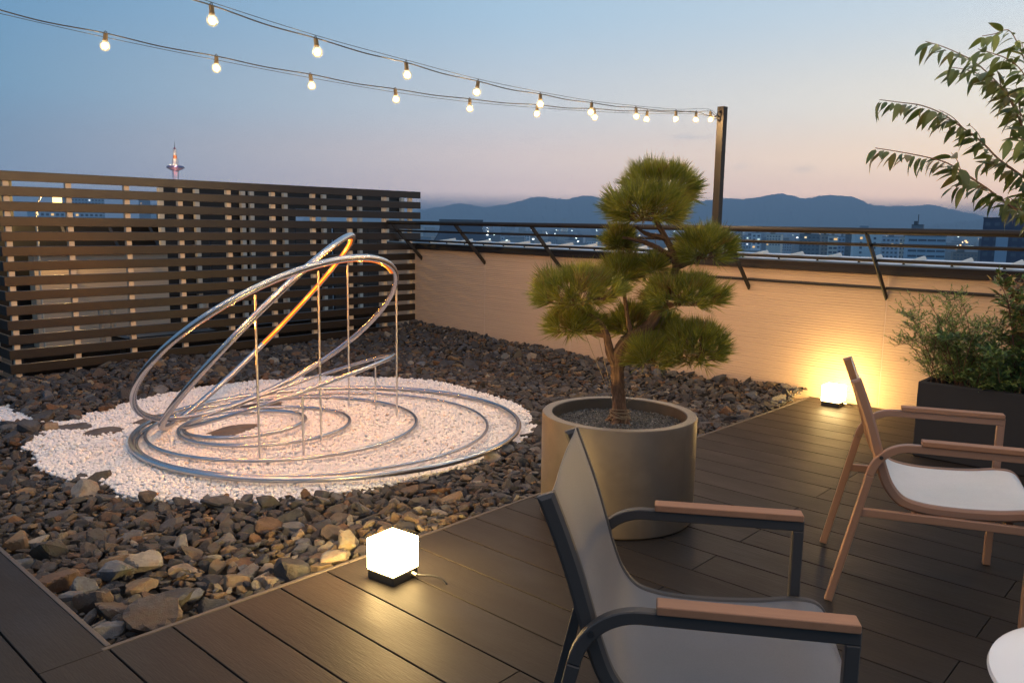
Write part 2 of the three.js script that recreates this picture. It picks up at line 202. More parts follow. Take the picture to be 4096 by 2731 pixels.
// ---------------------------------------------------------------- ground, hills, city plain
const D = {"pads":[[2.403,1.592,0.508,0.225,0.123],[2.246,1.489,0.543,0.236,0.112],[2.487,1.308,0.718,0.168,0.097],[2.299,1.33,0.364,0.081,0.062],[2.326,1.182,0.364,0.117,0.085],[2.047,1.1,0.311,0.258,0.116],[2.406,1.09,0.659,0.242,0.101],[2.115,0.935,0.237,0.157,0.082],[2.374,0.925,0.387,0.132,0.1],[2.514,0.898,0.525,0.093,0.071],[2.47,0.843,0.699,0.192,0.126],[2.283,0.806,0.569,0.136,0.087],[2.346,1.218,0.534,0.04,0.037]],"trunk":[[2.235,0.508,0.443],[2.227,0.604,0.434],[2.221,0.71,0.427],[2.227,0.806,0.433],[2.262,0.87,0.472],[2.316,0.924,0.531],[2.345,1.003,0.563],[2.378,1.112,0.599],[2.395,1.205,0.617],[2.383,1.276,0.604],[2.36,1.34,0.579],[2.333,1.406,0.55],[2.312,1.476,0.527]],"lbranch":[[2.223,0.711,0.43],[2.196,0.795,0.4],[2.18,0.878,0.382],[2.159,0.936,0.36],[2.119,0.977,0.316],[2.077,1.012,0.269]],"br":[[[2.345,1.003,0.563],[2.39,1.029,0.612],[2.438,1.051,0.665]],[[2.395,1.205,0.617],[2.446,1.237,0.673],[2.493,1.279,0.725]],[[2.36,1.34,0.579],[2.291,1.365,0.503],[2.262,1.395,0.472]],[[2.383,1.256,0.605],[2.306,1.315,0.52],[2.222,1.343,0.428]],[[2.235,0.817,0.442],[2.333,0.819,0.55],[2.46,0.801,0.689]],[[2.18,0.878,0.382],[2.107,0.898,0.302],[2.036,0.927,0.225]],[[2.262,0.87,0.472],[2.245,0.984,0.453],[2.227,1.149,0.434]]],"ties":[[[2.21,0.55,0.415],[2.084,0.981,0.278]],[[2.216,0.55,0.421],[2.141,0.951,0.339]],[[2.256,0.551,0.465],[2.371,0.987,0.59]],[[2.262,0.562,0.472],[2.45,0.695,0.677]],[[2.227,0.55,0.434],[2.253,0.647,0.462]],[[2.371,1.214,0.591],[2.277,1.365,0.488]],[[2.334,1.285,0.551],[2.321,1.356,0.536]]],"cherry":[[[2.092,1.685,1.589],[2.155,1.672,1.658],[2.221,1.655,1.73],[2.268,1.637,1.781],[2.323,1.591,1.841],[2.372,1.549,1.894],[2.421,1.498,1.948],[2.47,1.461,2.002],[2.518,1.428,2.055]],[[2.248,1.874,1.537],[2.302,1.865,1.597],[2.35,1.857,1.649],[2.403,1.831,1.706],[2.457,1.783,1.765],[2.512,1.73,1.825],[2.56,1.667,1.878],[2.605,1.624,1.927],[2.664,1.565,1.991],[2.71,1.501,2.042]],[[2.244,2.061,1.681],[2.284,2.046,1.724],[2.331,2.019,1.776],[2.362,1.997,1.81],[2.4,1.956,1.852],[2.444,1.896,1.899],[2.475,1.831,1.933],[2.502,1.76,1.963],[2.539,1.675,2.003]],[[2.474,2.003,1.71],[2.516,1.994,1.756],[2.562,1.969,1.806],[2.606,1.93,1.854],[2.645,1.867,1.897]],[[2.601,2.128,1.774],[2.631,2.136,1.808],[2.665,2.152,1.844],[2.692,2.103,1.875],[2.714,2.044,1.898],[2.742,1.941,1.929]],[[2.351,1.72,1.946],[2.373,1.725,1.97],[2.394,1.707,1.993],[2.422,1.666,2.024]],[[2.554,1.522,1.946],[2.57,1.537,1.963],[2.595,1.518,1.991],[2.625,1.484,2.023]],[[2.239,2.013,1.853],[2.271,2.0,1.888],[2.307,1.983,1.927],[2.341,1.949,1.964],[2.37,1.887,1.997]]],"cherrybase":[2.626,1.361,2.098],"gravel":[[3.292,-3.976],[3.624,-3.671],[3.904,-3.377],[4.077,-3.036],[4.089,-2.613],[4.035,-2.156],[3.955,-1.771],[3.734,-1.458],[3.549,-1.21],[3.282,-1.039],[3.049,-0.95],[2.681,-0.847],[2.34,-0.832],[2.191,-0.859],[2.0,-0.876],[1.785,-0.898],[1.563,-0.94],[1.382,-1.022],[1.146,-1.171],[1.039,-1.326],[0.881,-1.508],[0.785,-1.628],[0.738,-1.726],[0.748,-1.899],[0.756,-2.028],[0.723,-2.117],[0.674,-2.18],[0.603,-2.321],[0.604,-2.469],[0.605,-2.624],[0.68,-2.883],[0.665,-3.075],[0.731,-3.274],[0.833,-3.375],[0.932,-3.467],[0.947,-3.673],[0.863,-3.776],[0.732,-3.812],[0.635,-3.861],[0.838,-4.644],[0.93,-4.53],[0.985,-4.478],[0.986,-4.291],[1.004,-4.07],[1.015,-3.864],[1.043,-3.719],[1.103,-3.606],[1.212,-3.7],[1.286,-3.776],[1.451,-3.824],[1.614,-3.939],[1.707,-3.952],[1.793,-4.027],[2.042,-4.128],[2.142,-4.117],[2.359,-4.167],[2.567,-4.13],[2.744,-4.111],[2.94,-4.07],[3.096,-3.953]],"steps":[[[1.642,-2.591],[1.836,-2.677],[1.955,-2.667],[2.056,-2.57],[1.977,-2.529],[1.869,-2.47],[1.726,-2.427],[1.671,-2.516]],[[1.049,-3.165],[1.146,-3.241],[1.27,-3.232],[1.305,-3.11],[1.217,-3.058],[1.118,-3.049]],[[0.917,-3.504],[1.044,-3.516],[1.191,-3.466],[1.138,-3.292],[0.963,-3.404]],[[1.422,-3.242],[1.512,-3.304],[1.61,-3.378],[1.696,-3.311],[1.58,-3.077],[1.483,-3.118]],[[2.237,-3.195],[2.418,-3.201],[2.559,-3.101],[2.467,-2.99],[2.263,-2.994]],[[0.673,-3.893],[0.747,-3.858],[0.808,-3.8],[0.762,-3.666],[0.646,-3.742]]],"big":[[0.783,-1.529,0.105,"cube"],[1.011,-1.218,0.17,""],[1.197,-1.033,0.13,""],[0.806,-3.481,0.16,""],[0.113,-0.772,0.16,"rust"],[0.165,-0.649,0.11,"grey"],[0.306,-0.725,0.15,"grey"],[0.325,-0.528,0.13,"ochre"],[0.224,-0.19,0.2,"brown"],[0.33,-0.279,0.22,"dark"],[0.136,-0.489,0.15,"brown"],[0.154,-0.37,0.13,"brown"],[0.417,-0.723,0.16,"pale"],[0.081,-0.61,0.11,"grey"],[0.07,-1.105,0.1,"grey"],[0.127,-0.967,0.09,""],[0.076,-0.238,0.16,"grey"],[0.139,-1.398,0.14,"ochre"],[0.213,-1.361,0.12,"pale"],[0.192,-1.167,0.18,"dark"],[0.996,-0.14,0.16,"pale"],[0.903,-0.132,0.1,"ochre"],[0.801,-0.196,0.16,"dark"],[1.141,-0.255,0.13,"pale"],[1.377,-0.308,0.1,"ochre"],[1.184,-0.426,0.12,"ochre"],[6.094,-0.838,0.14,"dark"],[5.31,-0.368,0.11,"grey"],[5.624,-0.317,0.1,"ochre"],[5.171,-0.499,0.14,"dark"],[5.714,-0.191,0.1,"pale"]],"hill":[[4928,24,-7527],[5303,46,-7269],[5670,77,-6986],[5904,125,-6789],[6028,156,-6679],[6236,213,-6486],[6322,196,-6403],[6406,170,-6318],[6571,211,-6147],[6699,257,-6006],[6793,292,-5900],[6917,281,-5754],[7007,278,-5644],[7124,313,-5496],[7266,284,-5307],[7429,259,-5076],[7608,235,-4803],[7752,257,-4569],[7842,277,-4412],[7928,301,-4256],[8050,299,-4019],[8126,331,-3863],[8181,359,-3747],[8234,333,-3628],[8285,302,-3510],[8333,334,-3395],[8364,343,-3318],[8453,317,-3086],[8488,279,-2988],[8508,253,-2929],[8606,233,-2628],[8670,247,-2408],[8695,231,-2316],[8729,194,-2187],[8780,142,-1970],[8811,107,-1827],[8847,81,-1647],[8886,53,-1418],[8959,43,-847]],"hill2":[[6714,27,-1974],[6790,71,-1694],[6841,99,-1479],[6879,132,-1287],[6910,164,-1113],[6945,195,-866],[6977,200,-559]],"b":[[669.6,-275.7,16.2,-4.0],[704.7,-277.0,6.6,-4.4],[614.9,-234.8,6.5,-4.2],[699.4,-260.2,5.5,-5.7],[639.6,-231.5,6.8,-3.3],[581.5,-198.0,17.4,0.8],[690.7,-218.0,12.3,-4.9],[703.9,-212.7,5.6,-5.0],[549.9,-151.3,21.2,-2.6],[569.4,-163.4,6.7,4.3],[1923.0,-465.3,42.5,-25.5],[897.7,-212.2,21.7,-20.4],[707.4,-156.3,3.6,-5.1],[408.8,-80.2,17.9,6.8],[1002.5,-448.0,21.1,-14.6],[1036.5,-479.6,8.3,-21.4]],"b2":[[854.2,-757.2,10.6,-14.4],[676.5,-625.7,16.2,-13.6],[646.4,-593.4,9.1,-13.8],[2566.7,-2070.3,28.8,-14.5],[825.5,-410.7,12.2,-8.1],[691.7,-333.8,7.9,-4.0],[957.6,-440.5,17.1,-7.2],[1020.1,-833.9,33.6,-23.8],[1383.9,-1083.5,30.6,-21.9],[915.3,-682.4,21.7,-21.4],[1174.6,-597.8,11.7,-4.4]],"temple":[[120.343,1.685,-130.362],[127.078,1.837,-123.892],[118.586,-4.317,-131.943],[129.261,-3.628,-121.644],[128.026,0.627,-122.926]],"tower":[[297.148,59.926,-630.719],[296.983,55.45,-630.796],[297.118,54.179,-630.733],[297.136,49.7,-630.724],[297.107,46.921,-630.738],[296.941,42.419,-630.816],[296.899,40.275,-630.836],[296.878,37.699,-630.846],[296.832,31.464,-630.867]],"towerR":[1.28,1.45,2.36,2.36,6.87,2.41,2.41],"b3":[[336.1,-928.2,38.1,20.8],[214.6,-621.2,43.4,4.6],[608.9,-1411.5,16.1,30.4],[804.3,-1806.2,26.5,29.8]]};
const CITY_Y = -38;
{
  const g = new THREE.PlaneGeometry(26000, 26000); g.rotateX(-Math.PI / 2); g.translate(4000, CITY_Y, -4000);
  structure('ground', g, std({ color: rgb(0.07, 0.08, 0.085), roughness: 1 }));
  const ridge = (pts, depth, s, name, col) => {
    const r = rng(s), fine = [];
    const c = new THREE.CatmullRomCurve3(pts.map((p) => V(...p)), false, 'centripetal');
    const n = 420; for (let i = 0; i <= n; i++) { const p = c.getPoint(i / n); p.y += (r() - 0.5) * 7 + 5 * Math.sin(i * 0.9) * Math.sin(i * 0.31) + 4 * Math.sin(i * 0.17 + 1); fine.push(p); }
    const rows = 7, pos = [], idx = [];
    for (let k = -rows; k <= rows; k++) for (const p of fine) {
      const t = k / rows, out = V(p.x, 0, p.z).normalize(), fall = Math.pow(1 - Math.abs(t), 1.15);
      pos.push(p.x + out.x * t * depth + (k ? (r() - 0.5) * 90 : 0), CITY_Y - 4 + (p.y - CITY_Y) * fall + (k ? (r() - 0.5) * 34 * (1 - Math.abs(t)) : 0), p.z + out.z * t * depth);
    }
    const m = fine.length; for (let k = 0; k < 2 * rows; k++) for (let i = 0; i < m - 1; i++) { const a = k * m + i; idx.push(a, a + 1, a + m, a + 1, a + m + 1, a + m); }
    const g2 = new THREE.BufferGeometry(); g2.setAttribute('position', new THREE.Float32BufferAttribute(pos, 3)); g2.setIndex(idx); g2.computeVertexNormals();
    structure(name, g2, std({ color: col, roughness: 1 }));
  };
  ridge(D.hill, 1500, 4, 'hills', rgb(0.05, 0.075, 0.045));
  ridge(D.hill2, 900, 8, 'hills', rgb(0.05, 0.075, 0.045));
}
// the building the terrace stands on
{
  structure('terrace_slab', box(12.5, 0.6, 21, 2.3, -0.62, -3.5), M.concrete);
  structure('building_body', box(12.4, 36, 20.8, 2.3, -18.95, -3.5), std({ color: rgb(0.3, 0.28, 0.26), roughness: 0.9 }));
}

// ---------------------------------------------------------------- deck
const PITCH = 0.2111, GAP = 0.0065;
{
  const deck = structure('deck');
  const r = rng(21);
  const plank = (k, z0, z1) => {
    const w = PITCH - GAP, len = z1 - z0 - 0.003, g = rbox(w, 0.028, len, 0.0022);
    const uv = g.attributes.uv, ou = r() * 3, ov = r() * 3; for (let i = 0; i < uv.count; i++) uv.setXY(i, uv.getX(i) + ou, uv.getY(i) + ov);
    const m = mesh('plank', g, M.deck[Math.floor(r() * 4)], deck); m.position.set((k + 0.5) * PITCH - 0.0005, -0.014 - r() * 0.0006, (z0 + z1) / 2);
  };
  for (let k = 0; k < 27; k++) {
    const x = (k + 0.5) * PITCH, cuts = k % 2 ? [0, 1.055, 3.055, 5.2] : [0, 2.055, 4.055, 5.2];
    if (x > 5.66) continue;
    for (let i = 0; i < cuts.length - 1; i++) plank(k, cuts[i], cuts[i + 1]);
  }
  for (let k = -13; k < 0; k++) { const cuts = k % 2 ? [-5.6, -4, -2, 0, 2, 4, 5.2] : [-5.6, -5, -3, -1, 1, 3, 5.2]; for (let i = 0; i < cuts.length - 1; i++) plank(k, cuts[i], cuts[i + 1]); }
  // edge trims against the stones, in lengths
  const tw = 0.021; let x = -0.02; const lens = [0.98, 1.0, 1.0, 1.0, 1.0, 0.73];
  for (const l of lens) { const m = mesh('edge_trim', rbox(l - 0.002, 0.07, tw - 0.003, 0.003), M.trim, deck); m.position.set(x + l / 2, -0.034, -tw / 2); x += l; }
  let z = -0.022; for (let i = 0; i < 5; i++) { const m = mesh('edge_trim', rbox(tw - 0.003, 0.07, 0.998, 0.003), M.trim, deck); m.position.set(-tw / 2 + 0.018, -0.034, z - 0.5); z -= 1; }
  mesh('joists', merge([box(5.6, 0.03, 5.2, 2.82, -0.085, 2.62), box(2.7, 0.03, 10.8, -1.39, -0.085, -0.2)]), M.black, deck);
}

// ---------------------------------------------------------------- stones
const poly = D.gravel;
const inPoly = (x, z) => { let c = false; for (let i = 0, j = poly.length - 1; i < poly.length; j = i++) { const [xi, zi] = poly[i], [xj, zj] = poly[j]; if ((zi > z) !== (zj > z) && x < (xj - xi) * (z - zi) / (zj - zi) + xi) c = !c; } return c; };
const edgeDist = (x, z) => { let m = 9; for (let i = 0, j = poly.length - 1; i < poly.length; j = i++) { const [ax, az] = poly[j], [bx, bz] = poly[i], dx = bx - ax, dz = bz - az, t = Math.max(0, Math.min(1, ((x - ax) * dx + (z - az) * dz) / (dx * dx + dz * dz || 1))); m = Math.min(m, Math.hypot(x - ax - dx * t, z - az - dz * t)); } return m; };
const wallX = (z) => 5.6558 - 0.0589 * (z - 0.3139);
const YG = -0.08;
const bedY = (x, z) => {      // how high the rubble lies
  const w = Math.max(0, 1 - (wallX(z) - x) / 1.3), f = Math.max(0, 1 - (z + 5.4) / 0.9);
  return -0.1 + 0.055 * Math.max(0, 1 + z / 0.7) * Math.min(1, Math.max(0.25, x / 0.7)) + 0.13 * w * w + 0.05 * Math.min(1, Math.max(0, (-z - 3) / 2)) + 0.03 * f * (x > 2 ? 1 : 0.2) + 0.022 * Math.sin(x * 3.1 + z * 2.3) * Math.sin(z * 2.7 - x);
};
const rockGeos = [];
{
  const r = rng(5);
  for (let v = 0; v < 26; v++) {
    let g = mergeVertices(new THREE.IcosahedronGeometry(1, 4).deleteAttribute('uv').deleteAttribute('normal'));
    const p = g.attributes.position, planes = [], q = new THREE.Vector3();
    // a broken stone: the space inside a handful of cleavage planes, edges a little worn
    const n = 6 + Math.floor(r() * 4); for (let k = 0; k < n; k++) planes.push([V(r() - 0.5, r() - 0.5, r() - 0.5).normalize(), 0.3 + r() * 0.22]);
    planes.push([V((r() - 0.5) * 0.3, 1, (r() - 0.5) * 0.3).normalize(), 0.24 + r() * 0.1], [V((r() - 0.5) * 0.3, -1, (r() - 0.5) * 0.3).normalize(), 0.26 + r() * 0.1]);
    const sx = 1 + r() * 0.5, sy = 0.62 + r() * 0.35, a = r() * 9, b = r() * 9, lay = 24 + r() * 20;
    for (let i = 0; i < p.count; i++) {
      q.fromBufferAttribute(p, i).normalize(); let m = 0.7; for (const [pn, pd] of planes) { const d = q.dot(pn); if (d > 1e-3) m = Math.min(m, pd / d); }
      m *= 1 + (r() - 0.5) * 0.016 + 0.008 * Math.sin(q.y * lay + a) + 0.012 * Math.sin(q.x * 9 + a) * Math.sin(q.z * 8 + b);
      p.setXYZ(i, q.x * m * sx, q.y * m * sy, q.z * m);
    }
    g.computeBoundingBox(); const s = g.boundingBox.getSize(V(0, 0, 0)), k = 1 / Math.max(s.x, s.z); g.scale(k, k, k);
    g = toCreasedNormals(g, 0.2); metreUV(g); const uv = g.attributes.uv; for (let i = 0; i < uv.count; i++) uv.setXY(i, uv.getX(i) * 0.11 + a, uv.getY(i) * 0.11 + b);
    rockGeos.push(g);
  }
}
const ROCK_TINTS = [[0.056, 0.059, 0.066], [0.04, 0.042, 0.047], [0.068, 0.067, 0.068], [0.074, 0.062, 0.054], [0.105, 0.066, 0.042], [0.15, 0.112, 0.07], [0.2, 0.185, 0.16], [0.095, 0.103, 0.114], [0.06, 0.059, 0.059], [0.047, 0.047, 0.05]];
const TINT_OF = { rust: 4, grey: 7, ochre: 5, pale: 6, dark: 1, brown: 3, cube: 3, '': 0 };
const rockMats = ROCK_TINTS.map((c) => std({ color: rgb(...c).multiplyScalar(1.25), map: stoneC, bumpMap: stoneB, bumpScale: 0.012, roughness: 0.82 }));
{
  const bed = structure('rock_bed', box(6.4, 0.06, 5.7, 2.95, -0.235, -2.85), M.soil);
  const rocks = [], r = rng(404);
  const pick = (x, z) => { const near = z > -0.6 && x > 0.5 && x < 1.7 && r() < 0.4 ? 0.69 + 0.1 * r() : r(); return near < 0.2 ? 0 : near < 0.36 ? 1 : near < 0.49 ? 2 : near < 0.6 ? 3 : near < 0.68 ? 4 : near < 0.75 ? 5 : near < 0.79 ? 6 : near < 0.88 ? 7 : near < 0.94 ? 8 : 9; };
  const add = (x, y, z, s, t, flat = 1) => rocks.push({ x, y, z, s, t, g: Math.floor(r() * rockGeos.length), rx: (r() - 0.5) * 1.3 * flat, ry: r() * 6.28, rz: (r() - 0.5) * 1.3 * flat, sy: 0.85 + r() * 0.5 });
  for (const [x, z, s, k] of D.big) { const xx = Math.min(x, wallX(z) - 0.09); add(xx, (k === 'cube' ? YG + 0.03 : bedY(xx, z) + s * 0.22), z, s, TINT_OF[k] ?? 0, 0.5); }
  const nBig = rocks.length;
  const grid = new Map(), key = (x, z) => Math.floor(x / 0.16) + ',' + Math.floor(z / 0.16);
  const free = (x, z, s, f) => { const cx = Math.floor(x / 0.16), cz = Math.floor(z / 0.16); for (let i = -1; i <= 1; i++) for (let j = -1; j <= 1; j++) for (const q of grid.get((cx + i) + ',' + (cz + j)) || []) if (Math.hypot(q.x - x, q.z - z) < (q.s + s) * f) return false; return true; };
  const put = (o) => { const k = key(o.x, o.z); if (!grid.has(k)) grid.set(k, []); grid.get(k).push(o); };
  for (let i = 0; i < nBig; i++) put(rocks[i]);
  const zone = (x, z) => x > 0.035 && x < wallX(z) - 0.03 && z < -0.035 && z > -5.39;
  const scatter = (n, smin, smax, pow, f, dy, edge) => { for (let i = 0; i < n; i++) {
    const x = r() * 6.05, z = -r() * 5.45; if (!zone(x, z)) continue;
    const ins = inPoly(x, z), d = edgeDist(x, z), s = smin + (smax - smin) * Math.pow(r(), pow);
    if (ins && d > s * 0.25 * edge) continue; if (x - s * 0.42 < 0.02 || z + s * 0.42 > -0.02) continue;
    if (!free(x, z, s, f)) continue;
    add(x, bedY(x, z) + dy + s * 0.1 * r(), z, s, pick(x, z)); put(rocks[rocks.length - 1]);
  } };
  scatter(9000, 0.085, 0.165, 1.5, 0.4, -0.005, 1);
  scatter(30000, 0.05, 0.09, 1.3, 0.34, 0.005, 1);
  scatter(40000, 0.026, 0.05, 1, 0.3, 0.012, 0.6);
  // an under-layer that closes the gaps
  for (let i = 0; i < 4200; i++) { const x = r() * 6.05, z = -r() * 5.45; if (!zone(x, z) || (inPoly(x, z) && edgeDist(x, z) > 0.02)) continue; const s = 0.06 + r() * 0.05; if (x - s / 2 < 0.02 || z + s / 2 > -0.02) continue; add(x, bedY(x, z) - 0.045 - r() * 0.02, z, s, pick(x, z)); }
  const dummy = new THREE.Object3D();
  const set = (o, q) => { q.position.set(o.x, o.y, o.z); q.rotation.set(o.rx, o.ry, o.rz); q.scale.set(o.s, o.s * o.sy, o.s); };
  const f2 = FWD.clone();
  for (const o of rocks) {
    const v = V(o.x, o.y, o.z).sub(EYE), dep = v.dot(f2), side = v.dot(V(0.67665, 0.0161, 0.73613));
    o.px = Math.abs(side / dep) > 0.66 ? 0 : o.s / dep * (o.y < bedY(o.x, o.z) - 0.03 ? 0.2 : 1);
  }
  rocks.sort((a, b) => b.px - a.px);
  const placed = rocks.map((o) => o);
  placed.slice(0, 300).forEach((o) => set(o, mesh('rock', rockGeos[o.g], rockMats[o.t], bed)));
  const rubble = new THREE.Group(); rubble.name = 'rubble'; rubble.userData.kind = 'stuff'; bed.add(rubble);
  const rest = placed.slice(300), inst = std({ color: rgb(1, 1, 1), map: stoneC, bumpMap: stoneB, bumpScale: 0.012, roughness: 0.82 });
  rockGeos.forEach((g, k) => {
    const mine = rest.filter((o) => o.g === k); if (!mine.length) return;
    const im = new THREE.InstancedMesh(g, inst, mine.length); im.name = 'rubble_stones'; im.userData.kind = 'stuff'; im.castShadow = im.receiveShadow = true;
    mine.forEach((o, i) => { set(o, dummy); dummy.updateMatrix(); im.setMatrixAt(i, dummy.matrix); const c = ROCK_TINTS[o.t], v = 0.9 + r() * 0.6; im.setColorAt(i, rgb(c[0] * v, c[1] * v, c[2] * v)); });
    rubble.add(im);
  });
  console.log('rocks', rocks.length);
}
{
  const s = new THREE.Shape(poly.map(([x, z]) => new THREE.Vector2(x, -z)));
  const g = new THREE.ExtrudeGeometry(s, { depth: 0.1, bevelEnabled: false }); g.rotateX(-Math.PI / 2); g.translate(0, YG - 0.118, 0); metreUV(g);
  structure('gravel_bed', g, M.pebbleBase);
  const r = rng(88), list = [];
  const geos = [0, 1, 2].map((k) => { const q = mergeVertices(new THREE.IcosahedronGeometry(0.5, 1).deleteAttribute('uv').deleteAttribute('normal')), p = q.attributes.position; for (let i = 0; i < p.count; i++) { const f = 1 + (r() - 0.5) * 0.12; p.setXYZ(i, p.getX(i) * f * 1.1, p.getY(i) * f * 0.78, p.getZ(i) * f * (0.85 + 0.12 * k)); } q.computeVertexNormals(); return q; });
  const step = 0.0178;
  const onStep = (x, z) => D.steps.some((pl) => { let c = false; for (let i = 0, j = pl.length - 1; i < pl.length; j = i++) { const [xi, zi] = pl[i], [xj, zj] = pl[j]; if ((zi > z) !== (zj > z) && x < (xj - xi) * (z - zi) / (zj - zi) + xi) c = !c; } return c; });
  for (let x = 0.4; x < 4.3; x += step) for (let z = -4.9; z < -0.7; z += step) {
    const px = x + (r() - 0.5) * step * 1.3, pz = z + (r() - 0.5) * step * 1.3;
    if (!inPoly(px, pz) || onStep(px, pz)) continue; const e = edgeDist(px, pz);
    list.push([px, YG - 0.012 + r() * 0.013 + 0.006 * Math.sin(px * 5) * Math.sin(pz * 4), pz, 0.0185 + r() * 0.0105]);
    if (e < 0.03 && r() < 0.4) list.push([px + (r() - 0.5) * 0.08, YG - 0.02 + r() * 0.02, pz + (r() - 0.5) * 0.08, 0.018 + r() * 0.012]);
  }
  for (let i = 0; i < 900; i++) { const x = 0.5 + r() * 3.7, z = -4.3 + r() * 3.5; if (inPoly(x, z) && !onStep(x, z) && edgeDist(x, z) > 0.05) list.push([x, YG + 0.01, z, 0.02 + r() * 0.013]); }
  const pebbles = new THREE.Group(); pebbles.name = 'white_pebbles'; pebbles.userData.kind = 'stuff'; scene.add(pebbles);
  tag(pebbles, 'white rounded pebbles spread round the steel ring sculpture', 'pebbles');
  const d = new THREE.Object3D();
  geos.forEach((g2, k) => {
    const mine = list.filter((_, i) => i % 3 === k), im = new THREE.InstancedMesh(g2, M.pebble, mine.length); im.name = 'pebble_layer'; im.userData.kind = 'stuff'; im.castShadow = im.receiveShadow = true;
    mine.forEach(([x, y, z, s2], i) => { d.position.set(x, y, z); d.rotation.set((r() - 0.5) * 1.1, r() * 6.28, (r() - 0.5) * 1.1); d.scale.setScalar(s2); d.updateMatrix(); im.setMatrixAt(i, d.matrix); const t = r(), stain = Math.hypot(x - 0.66, z + 1.62) < 0.06 || Math.hypot(x - 0.86, z + 1.63) < 0.035; const b = 0.71 + r() * 0.09; im.setColorAt(i, stain && t < 0.5 ? rgb(0.62, 0.36, 0.16) : t < 0.012 ? rgb(0.68, 0.56, 0.45) : t < 0.03 ? rgb(0.64, 0.63, 0.63) : rgb(b, b * 0.99, b * 0.975)); });
    pebbles.add(im);
  });
  console.log('pebbles', list.length);
}
{
  const labels = ['leaf-shaped dark stepping slab inside the smallest steel ring', 'pointed dark stepping slab on white pebbles left of the rings', 'long grey stepping slab beside the dark rock on the pebbles', 'dark stepping slab under the left bend of the tilted rings', 'dark stepping slab behind the smallest steel ring', 'dark stepping slab at the left end of the white pebble path'];
  D.steps.forEach((pts, i) => {
    const s = new THREE.Shape(new THREE.SplineCurve(pts.map(([x, z]) => new THREE.Vector2(x, -z)).concat([new THREE.Vector2(pts[0][0], -pts[0][1])])).getPoints(40));
    const g = new THREE.ExtrudeGeometry(s, { depth: 0.03, bevelEnabled: true, bevelSize: 0.004, bevelThickness: 0.004, bevelSegments: 1 }); g.rotateX(-Math.PI / 2); g.translate(0, YG - 0.026, 0); metreUV(g);
    tag(mesh('stepping_stone', g, M.slate), labels[i], 'stepping stone', 'stepping stones on the white pebbles');
  });
}

// ---------------------------------------------------------------- parapet wall, railing, roof beyond
const WALL_POS = [5.6558, 0, 0.3139], WALL_TURN = -0.0588;
{
  const t = thing('parapet_wall', 'peach ribbed parapet wall with dark coping behind the stones', 'wall', WALL_POS, WALL_TURN);
  const js = [-6.6, -4.415, -3.042, -1.4, 0.23, 1.75, 3.2, 4.8];
  for (let i = 0; i < js.length - 1; i++) { const w = js[i + 1] - js[i] - 0.008; mesh('panel', rbox(0.2, 1.37, w, 0.003, 0.1, 0.37, (js[i] + js[i + 1]) / 2), M.wall, t); }
  for (const j of js.slice(1, -1)) mesh('joint', box(0.18, 1.36, 0.0078, 0.0912, 0.37, j), M.caulk, t);
  mesh('coping', rbox(0.25, 0.07, 11.4, 0.006, 0.1, 1.092, -0.9), M.coping, t);
  mesh('coping_lip', rbox(0.012, 0.03, 11.4, 0.003, -0.032, 1.068, -0.9), M.rail, t);
}
{
  const t = thing('railing', 'rust-brown steel railing leaning inward above the peach wall', 'railing', WALL_POS, WALL_TURN);
  const zr = (z0, z1, x, y, r) => bar(V(x, y, z0), V(x, y, z1), r, 14);
  mesh('handrail', metreUV(zr(-5.78, 4.6, -0.465, 1.385, 0.0235)), M.rail, t);
  const feet = [-5.62, -4.412, -3.2, -2.08, -0.951, 0.228, 1.405, 2.58, 3.76];
  feet.forEach((z, i) => {
    const y0 = i < 3 ? 0.925 : 0.868, a = V(0.0, y0, z), b = V(-0.475, 1.378, z), d = b.clone().sub(a), g = rbox(0.012, d.length(), 0.042, 0.002); g.rotateY(Math.PI / 2); g.rotateZ(Math.atan2(-d.x, d.y)); g.translate((a.x + b.x) / 2, (a.y + b.y) / 2, z); mesh('bracket', g, M.rail, t);
    if (i < feet.length - 1) for (const [x, y] of [[-0.37, 1.285], [-0.25, 1.168]]) mesh('rail', metreUV(zr(z + 0.007, feet[i + 1] - 0.007, x, y, 0.0125)), M.rail, t);
    if (i >= 3 && i < feet.length - 1) mesh('rail', metreUV(zr(z + 0.007, feet[i + 1] - 0.007, -0.045, 0.95, 0.0125)), M.rail, t);
  });
}
{
  const t = thing('folded_metal_roof', 'pale folded metal roof with raised ribs beyond the coping', 'roof', WALL_POS, WALL_TURN);
  const pan = std({ color: rgb(0.62, 0.62, 0.66), roughness: 0.32, metalness: 0.4 }), cream = std({ color: rgb(0.7, 0.67, 0.58), roughness: 0.5 });
  const p = 0.3535;
  for (let k = -17; k < 12; k++) {
    const z = 0.227 + k * p;
    const s = new THREE.Shape([[0.235, 1.116], [0.66, 1.16], [1.25, 1.06], [1.25, 1.05], [0.66, 1.148], [0.235, 1.106]].map((q) => new THREE.Vector2(...q))), g = new THREE.ExtrudeGeometry(s, { depth: p - 0.05, bevelEnabled: false }); g.translate(0, 0, z + 0.045); mesh('pan', metreUV(g), pan, t);
    const rs = new THREE.Shape([[-0.022, 0], [0.022, 0], [0.005, 0.034], [-0.005, 0.034]].map((q) => new THREE.Vector2(...q))), rg = new THREE.ExtrudeGeometry(rs, { depth: 0.44, bevelEnabled: false }); rg.rotateY(Math.PI / 2); rg.rotateZ(0.104); rg.translate(0.236, 1.108, z + 0.02);
    const rib = mesh('rib', metreUV(rg), cream, t);
    const eg = new THREE.ExtrudeGeometry(rs, { depth: 0.006, bevelEnabled: false }); eg.rotateY(Math.PI / 2); eg.translate(0.228, 1.106, z + 0.02); mesh('rib_end', eg, M.black, rib);
  }
}

